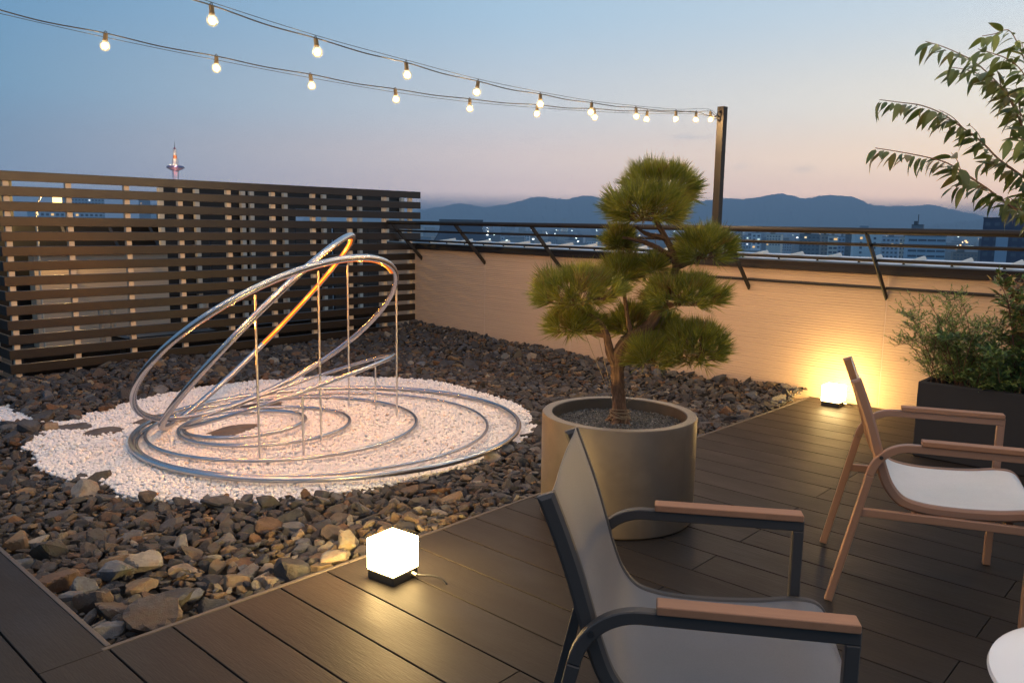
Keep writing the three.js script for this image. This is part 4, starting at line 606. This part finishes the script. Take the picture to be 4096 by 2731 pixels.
function foliage(list, geo, tints, r) {
  const g0 = geo.index ? geo.toNonIndexed() : geo, n = g0.attributes.position.count, P = g0.attributes.position, Nn = g0.attributes.normal, pos = new Float32Array(list.length * n * 3), nor = new Float32Array(pos.length), col = new Float32Array(pos.length), v = V(0, 0, 0), nm = new THREE.Matrix3();
  list.forEach((m, k) => { nm.setFromMatrix4(m); const c = tints[Math.floor(r() * tints.length)], b = 1.15 + r() * 0.8; for (let i = 0; i < n; i++) { const o = (k * n + i) * 3; v.fromBufferAttribute(P, i).applyMatrix4(m); pos[o] = v.x; pos[o + 1] = v.y; pos[o + 2] = v.z; v.fromBufferAttribute(Nn, i).applyMatrix3(nm).normalize(); nor[o] = v.x; nor[o + 1] = v.y; nor[o + 2] = v.z; col[o] = c[0] * b; col[o + 1] = c[1] * b; col[o + 2] = c[2] * b; } });
  const g = new THREE.BufferGeometry(); g.setAttribute('position', new THREE.BufferAttribute(pos, 3)); g.setAttribute('normal', new THREE.BufferAttribute(nor, 3)); g.setAttribute('color', new THREE.BufferAttribute(col, 3)); return g;
}
{
  const t = thing('planter_box', 'long black rectangular planter box beside the peach wall', 'planter', [4.39, 0, 1.165], 0);
  const L = 2.4, Wd = 0.5, Hh = 0.474, th = 0.035;
  mesh('front_panel', rbox(th, Hh, L, 0.01, th / 2, Hh / 2 + 0.001, L / 2), M.planter, t); mesh('back_panel', rbox(th, Hh, L, 0.01, Wd - th / 2, Hh / 2 + 0.001, L / 2), M.planter, t);
  mesh('end_panel', rbox(Wd - 2 * th - 0.002, Hh - 0.002, th, 0.006, Wd / 2, Hh / 2 + 0.001, th / 2 + 0.002), M.planter, t); mesh('end_panel', rbox(Wd - 2 * th - 0.002, Hh - 0.002, th, 0.006, Wd / 2, Hh / 2 + 0.001, L - th / 2 - 0.002), M.planter, t);
  mesh('soil', box(Wd - 2 * th, 0.38, L - 2 * th, Wd / 2, 0.215, L / 2), M.soil, t);
}
{
  const fine = leafGeo(0.26, 0.3, 0.25, 3), broad = leafGeo(0.42, 0.25, 0.2, 4), r = rng(919);
  const shrub = (label, x, z, o) => {
    const t = thing('shrub', label, 'shrub', [x, 0.4, z], 0, 'shrubs in the black planter box'), stems = [], leaves = [];
    for (let s = 0; s < o.stems; s++) {
      const bx = (r() - 0.5) * o.bw, bz = (r() - 0.5) * o.bl, lean = V((r() - 0.5) * o.spread + o.lean[0], 0, (r() - 0.5) * o.spread + o.lean[1]), h = o.h * (0.45 + 0.6 * Math.pow(r(), 0.7));
      const pts = [V(bx, 0, bz), V(bx + lean.x * h * 0.35, h * 0.4, bz + lean.z * h * 0.35), V(bx + lean.x * h * 0.9 + (r() - 0.5) * 0.05, h * 0.78, bz + lean.z * h * 0.9), V(bx + lean.x * h * 1.35, h * (0.95 - o.droop * r()), bz + lean.z * h * 1.35)], c = new THREE.CatmullRomCurve3(pts);
      stems.push(taperTube(pts, [o.sr, o.sr * 0.7, o.sr * 0.35], 10, 5));
      for (let q = 0; q < o.twigs; q++) {
        const f = 0.12 + 0.86 * r(), p = c.getPoint(f), d = V(r() - 0.5, 0.25 * r() + 0.12, r() - 0.5).normalize().addScaledVector(lean, 0.35), tl = o.tw * (0.5 + r()) * (1.15 - f * 0.55), e = p.clone().addScaledVector(d, tl);
        stems.push(bar(p, e, o.sr * 0.22, 4));
        const nl = Math.round(tl / o.gap); for (let k = 1; k <= nl; k++) { const pl = p.clone().lerp(e, k / nl), ld = d.clone().multiplyScalar(0.8).add(V(r() - 0.5, r() - 0.42, r() - 0.5).multiplyScalar(1.3)); leaves.push(leafMatrix(pl, ld, o.leaf * (0.7 + 0.6 * r()), r)); }
      }
    }
    mesh('stems', merge(stems), o.stemMat, t); mesh('foliage', foliage(leaves, o.geo, o.tints, r), leafMat(), t);
  };
  const green = [[0.11, 0.18, 0.036], [0.14, 0.21, 0.04], [0.085, 0.145, 0.03], [0.17, 0.22, 0.05]], mix = [[0.085, 0.14, 0.03], [0.11, 0.165, 0.036], [0.2, 0.105, 0.04], [0.09, 0.15, 0.034], [0.24, 0.19, 0.055]], deep = [[0.07, 0.12, 0.03], [0.085, 0.14, 0.034], [0.11, 0.16, 0.036]];
  const red = std({ color: rgb(0.16, 0.06, 0.045), roughness: 0.8 });
  shrub('fine-leaved arching green shrub at the left end of the black planter', 4.6, 1.3, { stems: 30, bw: 0.3, bl: 0.3, spread: 0.8, lean: [-0.1, -0.06], h: 0.7, droop: 0.25, sr: 0.0032, twigs: 30, tw: 0.11, gap: 0.009, leaf: 0.023, geo: fine, tints: green, stemMat: M.twig });
  shrub('low bushy green shrub spilling over the planter beside the arching one', 4.6, 1.56, { stems: 26, bw: 0.34, bl: 0.4, spread: 0.8, lean: [-0.15, 0], h: 0.42, droop: 0.2, sr: 0.003, twigs: 26, tw: 0.09, gap: 0.009, leaf: 0.033, geo: broad, tints: deep, stemMat: M.twig });
  shrub('tall shrub with reddish stems and mixed green and rust leaves', 4.62, 1.8, { stems: 20, bw: 0.3, bl: 0.4, spread: 0.5, lean: [-0.03, 0.03], h: 0.8, droop: 0.06, sr: 0.005, twigs: 24, tw: 0.1, gap: 0.0105, leaf: 0.038, geo: broad, tints: mix, stemMat: red });
  shrub('dark green leafy shrub at the right edge above the planter', 4.6, 2.15, { stems: 24, bw: 0.3, bl: 0.45, spread: 0.65, lean: [-0.05, 0], h: 0.72, droop: 0.1, sr: 0.0045, twigs: 26, tw: 0.1, gap: 0.0095, leaf: 0.037, geo: broad, tints: deep, stemMat: M.twig });
}

// ---------------------------------------------------------------- cherry tree reaching in from the right
{
  const r = rng(5150), base = V(3.02, 0, 2.35);
  const pt = thing('tree_pot', 'dark round pot outside the frame holding the cherry tree', 'planter', [base.x, 0, base.z]);
  mesh('body', new THREE.LatheGeometry([[0, 0.003], [0.2, 0.003], [0.23, 0.4], [0.21, 0.4], [0.2, 0.36], [0, 0.36]].map((p) => new THREE.Vector2(...p)), 40), M.planter, pt);
  const t = thing('cherry_tree', 'leafy tree with drooping pointed leaves reaching in at the right', 'tree', [base.x, 0.36, base.z]), O = V(base.x, 0.36, base.z);
  const fork = V(2.78, 1.35, 2.2).sub(O);
  mesh('trunk', taperTube([V(0, -0.02, 0), V(0.01, 0.4, 0.0), V(-0.08, 0.75, -0.05), fork], [0.03, 0.024, 0.02, 0.015], 24, 10, 0.15, r), M.bark, t);
  const geos = [leafGeo(0.35, 0.35, 0.28, 7), leafGeo(0.31, 0.5, 0.42, 7), leafGeo(0.38, 0.2, 0.16, 7)], mats = [[0.09, 0.125, 0.022], [0.11, 0.145, 0.026], [0.07, 0.105, 0.02], [0.14, 0.16, 0.03], [0.17, 0.145, 0.03]].map((c) => new THREE.MeshPhysicalMaterial({ color: rgb(...c), roughness: 0.45, transmission: 0.22, thickness: 0, bumpMap: fineB, bumpScale: 0.0004 }));
  let count = 0; const more = [];
  const leafAt = (p, d, s, parent) => { const m = leafMatrix(p, d, s, r); if (parent && count < 300) { const q = mesh('leaf', geos[Math.floor(r() * 3)], mats[Math.floor(Math.pow(r(), 1.2) * 5)], parent); q.matrix.copy(m); q.matrix.decompose(q.position, q.quaternion, q.scale); count++; } else more.push(m); };
  const dress = (c, len, parent, gap, f1 = 1) => {
    const n = Math.round(len / gap);
    for (let k = 0; k < n; k++) {
      const f = (k + 0.3 * r()) / n * f1, p = c.getPointAt(Math.min(1, f)), tip = c.getTangentAt(Math.min(1, f)).multiplyScalar(-1);
      const sd = (k % 2 ? 1 : -1), lat = tip.clone().cross(V(0, 1, 0)).normalize(), d = tip.multiplyScalar(0.25 + 0.75 * r()).add(V(0, -0.2 - 0.85 * r(), 0)).addScaledVector(lat, sd * (0.1 + 0.75 * r()));
      if (r() < 0.12) d.y *= -0.4;
      leafAt(p.clone().addScaledVector(lat, sd * 0.006).add(V(0, -0.006, 0)), d, 0.044 + 0.042 * r(), parent);
    }
  };
  D.cherry.forEach((b, bi) => {
    const pts = b.map((p) => V(...p).sub(O)), end = pts[pts.length - 1]; pts.push(end.clone().lerp(fork, 0.5).add(V(0, 0.02, 0)), fork.clone()); const c = new THREE.CatmullRomCurve3(pts, false, 'centripetal'), len = c.getLength();
    const m = mesh('branch', taperTube(pts, [0.0014, 0.0022, 0.0032, 0.0045, 0.006, 0.0085], 60, 6), M.twig, t);
    dress(c, len * 0.75, m, bi < 2 ? 0.0115 : 0.012, 0.75);
    for (let k = 0; k < (bi < 2 ? 5 : 6); k++) {
      const f = 0.25 + 0.5 * (k + r()) / 6, p = c.getPointAt(f), tip = c.getTangentAt(f).multiplyScalar(-1), d = tip.add(V((r() - 0.5), (r() - 0.35) * 0.9, (r() - 0.5))).normalize(), L = 0.07 + 0.08 * r(), e = p.clone().addScaledVector(d, L); e.y -= 0.02;
      const tw = [e, p.clone().lerp(e, 0.5).add(V(0, 0.01, 0)), p]; mesh('twig', taperTube(tw, [0.001, 0.002], 8, 4), M.twig, m); dress(new THREE.CatmullRomCurve3(tw), L, m, 0.02);
    }
  });
  // the rest of the crown, outside the frame
  for (let k = 0; k < 14; k++) {
    const a = -0.7 + k / 13 * 2.6, e = fork.clone().add(V(Math.cos(a) * (0.5 + 0.3 * r()), 0.35 + 0.7 * r(), Math.sin(a) * (0.5 + 0.3 * r()) + 0.3)), pts = [e, fork.clone().lerp(e, 0.55).add(V(0, 0.12, 0)), fork.clone()], c = new THREE.CatmullRomCurve3(pts); mesh('branch', taperTube(pts, [0.002, 0.005, 0.009], 20, 5), M.twig, t); dress(c, c.getLength() * 0.8, null, 0.02, 0.8);
  }
  const f = mesh('outer_foliage', foliage(more, geos[0], [[0.075, 0.105, 0.02], [0.09, 0.12, 0.023], [0.1, 0.125, 0.024]], r), leafMat({ roughness: 0.45 }), t); f.userData.kind = 'stuff';
  console.log('cherry leaves', count, more.length);
}

// ---------------------------------------------------------------- the city beyond
const litMats = [glow(rgb(1, 0.78, 0.45), 1.1), glow(rgb(0.9, 0.95, 1), 1.4), glow(rgb(1, 0.62, 0.25), 1.0), glow(rgb(0.75, 0.95, 0.9), 1.2)], paneMat = std({ color: rgb(0.1, 0.12, 0.15), roughness: 0.15 });
const facade = (c) => std({ color: rgb(...c), roughness: 0.85 });
function block(name, label, x, z, w, top, col, o = {}) {
  const r = rng(Math.round(x * 7 + z * 13)), d = o.depth || w * (0.7 + 0.4 * r()), h = top - CITY_Y, turn = Math.atan2(EYE.x - x, EYE.z - z) + (o.turn ?? (r() - 0.5) * 0.5);
  const t = thing(name, label, 'building', [x, CITY_Y, z], turn, o.group), m = facade(col.map((v) => Math.min(0.7, v * 1.55)));
  mesh('walls', box(w, h, d, 0, h / 2, -d / 2), m, t);
  mesh('roof', merge([box(w * 1.02, 0.5, d * 1.02, 0, h + 0.252, -d / 2), box(w * 0.3, 2.2, d * 0.3, w * (r() - 0.5) * 0.5, h + 1.61, -d / 2)]), facade(col.map((v) => v * 0.6)), t);
  const fl = Math.max(2, Math.floor(o.show / 3.3)), cols = Math.max(2, Math.floor(w / (o.bay || 3))), ww = (w / cols) * (o.wide || 0.55);
  for (let i = 0; i < fl; i++) for (let j = 0; j < cols; j++) { const y = h - 2.4 - i * 3.3; if (y < 2) continue; const lit = r() < (o.lit ?? 0.12) * 0.6; mesh('window', box(ww, o.tall || 1.5, 0.12, (j + 0.5) * w / cols - w / 2, y, 0.062), lit ? litMats[Math.floor(r() * 4)] : paneMat, t); }
  if (o.mast) mesh('mast', bar(V(0, h, -d / 2), V(0, h + o.mast, -d / 2), 0.25, 6), M.rail, t);
  return t;
}
{
  const b = D.b, cols = [[0.12, 0.14, 0.15], [0.22, 0.19, 0.16], [0.4, 0.38, 0.34], [0.25, 0.3, 0.36], [0.09, 0.1, 0.11], [0.42, 0.5, 0.58], [0.3, 0.34, 0.38], [0.4, 0.36, 0.3], [0.25, 0.32, 0.37], [0.1, 0.11, 0.12], [0.55, 0.56, 0.52], [0.16, 0.13, 0.11], [0.06, 0.065, 0.08], [0.03, 0.035, 0.06], [0.3, 0.31, 0.33], [0.2, 0.21, 0.23]];
  const lab = ['dark grey block with a glowing top-floor room beyond the railing', 'narrow brown block beside the dark grey one', 'slim pale block with lit stairwell windows one above another', 'low blue-grey block next to the slim pale one', 'narrow dark block left of the wide pale slab', 'wide pale blue-grey slab building behind the inclined railing bracket', 'grey block with dark roof right of the wide slab', 'narrow beige block beside the grey one', 'broad blue-grey block with long window bands', 'dark rooftop tower with mast above the broad blue-grey block', 'far white building with brightly lit floors', 'low brown block in front of the lit far building', 'narrow dark block beside the navy tower', 'tall navy tower at the right edge', 'grey block left of the dark grey one, half hidden by haze', 'small dark block farther left by the pine'];
  const opt = [{ lit: 0.15, show: 26 }, { show: 24, lit: 0.06 }, { show: 28, lit: 0.4, wide: 0.75 }, { show: 18, lit: 0.1 }, { show: 24, lit: 0.1 }, { show: 28, lit: 0.06, bay: 6, wide: 0.18 }, { show: 22, lit: 0.1 }, { show: 22, lit: 0.15 }, { show: 28, lit: 0.1, bay: 4.6, wide: 0.9, tall: 1.3 }, { show: 6, lit: 0, mast: 7 }, { show: 12, lit: 0.75, bay: 5, tall: 2.2, wide: 0.8 }, { show: 12, lit: 0.08 }, { show: 24, lit: 0.05 }, { show: 40, lit: 0.04, bay: 3.2 }, { show: 16, lit: 0.12 }, { show: 12, lit: 0.15 }];
  b.forEach((q, i) => { const t = block(i === 13 ? 'office_tower' : 'city_building', lab[i], q[0], q[1], q[2], q[3], cols[i], { turn: (i % 3 - 1) * 0.12, group: 'buildings beyond the railing', ...opt[i] }); if (i === 13) mesh('pale_panel', box(4.6, 40, 0.3, -1.2, q[3] - CITY_Y - 25, 0.2), facade([0.35, 0.42, 0.5]), t); });
  const l2 = ['small white apartment block with lit stair windows left of the pine', 'pale low block below the temple roof', 'narrow grey block by the temple roof', 'far lit tower on the skyline left of the pine', 'grey block just right of the pine', 'pale narrow block right of the light pole', 'beige block right of the pale narrow one', 'wide low block between brackets left of the pine', 'far low block near the skyline', 'small pale house block left of the pine trunk', 'grey block half hidden by the pine'];
  D.b2.forEach((q, i) => block('city_building', l2[i], q[0], q[1], q[2], q[3], [[0.6, 0.58, 0.54], [0.45, 0.46, 0.47], [0.3, 0.32, 0.34], [0.5, 0.45, 0.38], [0.28, 0.32, 0.36], [0.52, 0.56, 0.6], [0.46, 0.42, 0.36], [0.26, 0.27, 0.28], [0.34, 0.36, 0.38], [0.5, 0.49, 0.46], [0.24, 0.28, 0.31]][i], { show: 16, lit: [0.4, 0.15, 0.12, 0.6, 0.12, 0.2, 0.12, 0.2, 0.3, 0.25, 0.1][i], group: 'buildings beyond the railing' }));
  const l3 = ['wide grey building on the skyline seen through the upper slats', 'long pale building with blue-lit windows behind the slats', 'small dark block on the skyline below the observation tower', 'low grey block right of the dark one behind the slats'];
  D.b3.forEach((q, i) => block('city_building', l3[i], q[0], q[1], q[2], q[3], [[0.26, 0.3, 0.34], [0.32, 0.36, 0.4], [0.14, 0.16, 0.19], [0.3, 0.34, 0.37]][i], { show: 20, lit: i === 1 ? 0.16 : 0.06, group: 'buildings beyond the railing' }));
  // the far town
  const r = rng(2024), pal = [[0.42, 0.41, 0.4], [0.3, 0.31, 0.33], [0.5, 0.48, 0.44], [0.24, 0.26, 0.29], [0.36, 0.33, 0.3], [0.2, 0.22, 0.24]].map(facade), lm = [glow(rgb(1, 0.8, 0.5), 3), glow(rgb(0.85, 0.95, 1), 4), glow(rgb(1, 0.6, 0.25), 3), glow(rgb(0.8, 1, 0.92), 4)];
  for (let k = 0; k < 260; k++) {
    const az = THREE.MathUtils.degToRad(-74 + 68 * r()), dist = 750 + 3600 * Math.pow(r(), 1.35), x = EYE.x + Math.cos(az) * dist, z = EYE.z + Math.sin(az) * dist, w = 12 + r() * 26, h = 9 + 21 * Math.pow(r(), 1.6), d = 10 + r() * 20;
    const tone = Math.floor(r() * 6), n = Math.floor(r() * 4.2), deg = THREE.MathUtils.radToDeg(az), where = deg < -49 ? 'seen through the slat fence' : deg < -37 ? 'left of the pine' : deg < -25 ? 'behind the pine' : 'right of the light pole';
    const t = thing('distant_building', `${h > 18 ? 'taller' : h > 12 ? 'middling' : 'low'} ${['light grey', 'blue-grey', 'cream', 'slate', 'brownish', 'dark grey'][tone]} far-town building ${n > 2 ? 'with several lit windows' : n ? 'with a lit window' : 'without lights'} ${where}`, 'building', [x, CITY_Y, z], r() * 1.5, 'far town');
    mesh('walls', box(w, h, d, 0, h / 2, 0), pal[tone], t);
    mesh('roof', box(w + 0.6, 0.6, d + 0.6, 0, h + 0.302, 0), pal[(tone + 3) % 6], t);
    for (let j = 0; j < n; j++) { const f = r() < 0.5, s = 1.2 + r() * 1.2 * dist / 1200; mesh('window', f ? box(s * 1.4, s * 0.8, 0.2, (r() - 0.5) * w * 0.8, h * (0.5 + 0.42 * r()), d / 2 + 0.11) : box(0.2, s * 0.8, s * 1.4, -w / 2 - 0.11, h * (0.5 + 0.42 * r()), (r() - 0.5) * d * 0.8), lm[Math.floor(r() * 4)], t); }
  }
}
{
  // temple roof
  const q = D.temple.map((p) => V(...p).sub(EYE).multiplyScalar(4).add(EYE)), c = q[0].clone().lerp(q[1], 0.5), along = q[1].clone().sub(q[0]).setY(0), len = along.length(), turn = Math.atan2(-along.z, along.x);
  const t = thing('temple_hall', 'huge dark tiled temple roof beyond the railing left of the pine', 'temple', [c.x, CITY_Y, c.z], turn), ry = q[0].y - CITY_Y, ey = q[2].y - CITY_Y - 1, hw = q[2].distanceTo(q[3]) / 2, dp = 22;
  const rows = 10, pos = [], idx = [], nx = 20; const roof = (sx) => { const b0 = pos.length / 3; for (let i = 0; i <= rows; i++) { const f = i / rows, y = ey + (ry - ey) * Math.pow(1 - f, 1.35), W2 = len / 2 + (hw - len / 2) * Math.max(0, (f - 0.25) / 0.75), z = sx * dp * f; for (let j = 0; j <= nx; j++) { const u = j / nx * 2 - 1; pos.push(u * W2, y + 1.4 * f * f * Math.pow(Math.abs(u), 6), z); } } for (let i = 0; i < rows; i++) for (let j = 0; j < nx; j++) { const a = b0 + i * (nx + 1) + j, b = a + nx + 1; idx.push(a, b, a + 1, a + 1, b, b + 1); } };
  roof(1); roof(-1); const n1 = (rows + 1) * (nx + 1); for (const j of [0, nx]) for (let i = 0; i < rows; i++) { const a = i * (nx + 1) + j, b = a + nx + 1; idx.push(a, b, a + n1, a + n1, b, b + n1); }
  const g = new THREE.BufferGeometry(); g.setAttribute('position', new THREE.Float32BufferAttribute(pos, 3)); g.setIndex(idx); g.computeVertexNormals();
  const tile = std({ color: rgb(0.05, 0.06, 0.08), roughness: 0.6 }); mesh('roof', g, tile, t); mesh('ridge', box(len * 1.03, 1.6, 1.6, 0, ry + 0.5, 0), std({ color: rgb(0.08, 0.09, 0.1), roughness: 0.7 }), t); mesh('hall', box(hw * 1.6, ey, dp * 1.5, 0, ey / 2 - 0.1, 0), facade([0.16, 0.13, 0.11]), t);
  mesh('gable_ornament', box(0.5, 3.2, 2.6, len / 2 + 0.3, ry - 3.4, 0), std({ color: rgb(0.5, 0.33, 0.12), roughness: 0.5 }), t);
}
{
  // observation tower
  const T = D.tower, x = T[4][0], z = T[4][2], Y = (k) => T[k][1] - CITY_Y, R = D.towerR;
  const t = thing('observation_tower', 'white lit observation tower with round deck above the slat fence', 'tower', [x, CITY_Y, z]), white = std({ color: rgb(0.72, 0.7, 0.7), roughness: 0.6 }), org = std({ color: rgb(0.75, 0.22, 0.05), roughness: 0.6 }), cyl = (r1, r0, y0, y1, n = 24) => new THREE.CylinderGeometry(r1, r0, y1 - y0, n).translate(0, (y0 + y1) / 2, 0);
  mesh('shaft', new THREE.LatheGeometry([[9, 0], [6, 8], [R[6] * 1.1, 30], [R[6], Y(8)], [R[5], Y(7)]].map((p) => new THREE.Vector2(...p)), 28), white, t);
  const yd = Y(6); const deck = mesh('observation_deck', new THREE.LatheGeometry([[R[5], yd - 2.4], [R[4] * 0.62, yd - 1.7], [R[4] * 0.97, yd - 0.35], [R[4], yd + 0.1], [R[4] * 0.8, yd + 1.3], [R[3], yd + 2.0]].map((p) => new THREE.Vector2(...p)), 40), std({ color: rgb(0.5, 0.42, 0.45), roughness: 0.5 }), t);
  mesh('window_band', new THREE.LatheGeometry([[R[4] * 0.995, yd + 0.12], [R[4] * 0.85, yd + 1.1]].map((p) => new THREE.Vector2(p[0] + 0.06, p[1])), 40), std({ color: rgb(0.05, 0.05, 0.18), roughness: 0.2 }), deck);
  for (const [a, yy] of [[-0.9, 0.6], [-0.3, 0.9], [0.15, 0.4]]) mesh('deck_lamp', new THREE.SphereGeometry(0.28, 8, 6).translate(Math.sin(a + 2.7) * -R[4] * 0.8, yd + yy + 1.1, Math.cos(a) * R[4] * 0.7), glow(rgb(1, 0.85, 0.6), 5), deck);
  mesh('lower_drum', cyl(R[3], R[3], Y(5) - 0.4, Y(4)), white, t); mesh('collar', cyl(R[1] * 1.15, R[1] * 1.15, Y(4), Y(4) + 0.5), org, t); mesh('orange_drum', cyl(R[1], R[1] * 1.03, Y(4) + 0.5, Y(3)), org, t); mesh('upper_drum', cyl(R[0], R[1], Y(3), Y(2)), white, t);
  mesh('tip', cyl(0.5, 1.0, Y(2), Y(1) + 0.2), std({ color: rgb(0.5, 0.08, 0.12), roughness: 0.6 }), t); mesh('mast', cyl(0.1, 0.2, Y(1) + 0.2, Y(0)), M.rail, t);
  const dir = V(EYE.x - x, 0, EYE.z - z).normalize(); for (const [yy, c, i, k] of [[Y(3) - 0.6, rgb(1, 0.72, 0.45), 60, 6], [Y(4) + 0.8, rgb(1, 0.5, 0.2), 60, 5.5], [Y(5) - 1.2, rgb(1, 0.62, 0.4), 45, 7], [yd - 4.6, rgb(1, 0.25, 0.2), 40, 6], [yd - 9, rgb(1, 0.85, 0.85), 40, 8]]) pointLight(c, i, dir.clone().multiplyScalar(k).setY(yy), t, 10);
}
renderer.render(scene, camera);
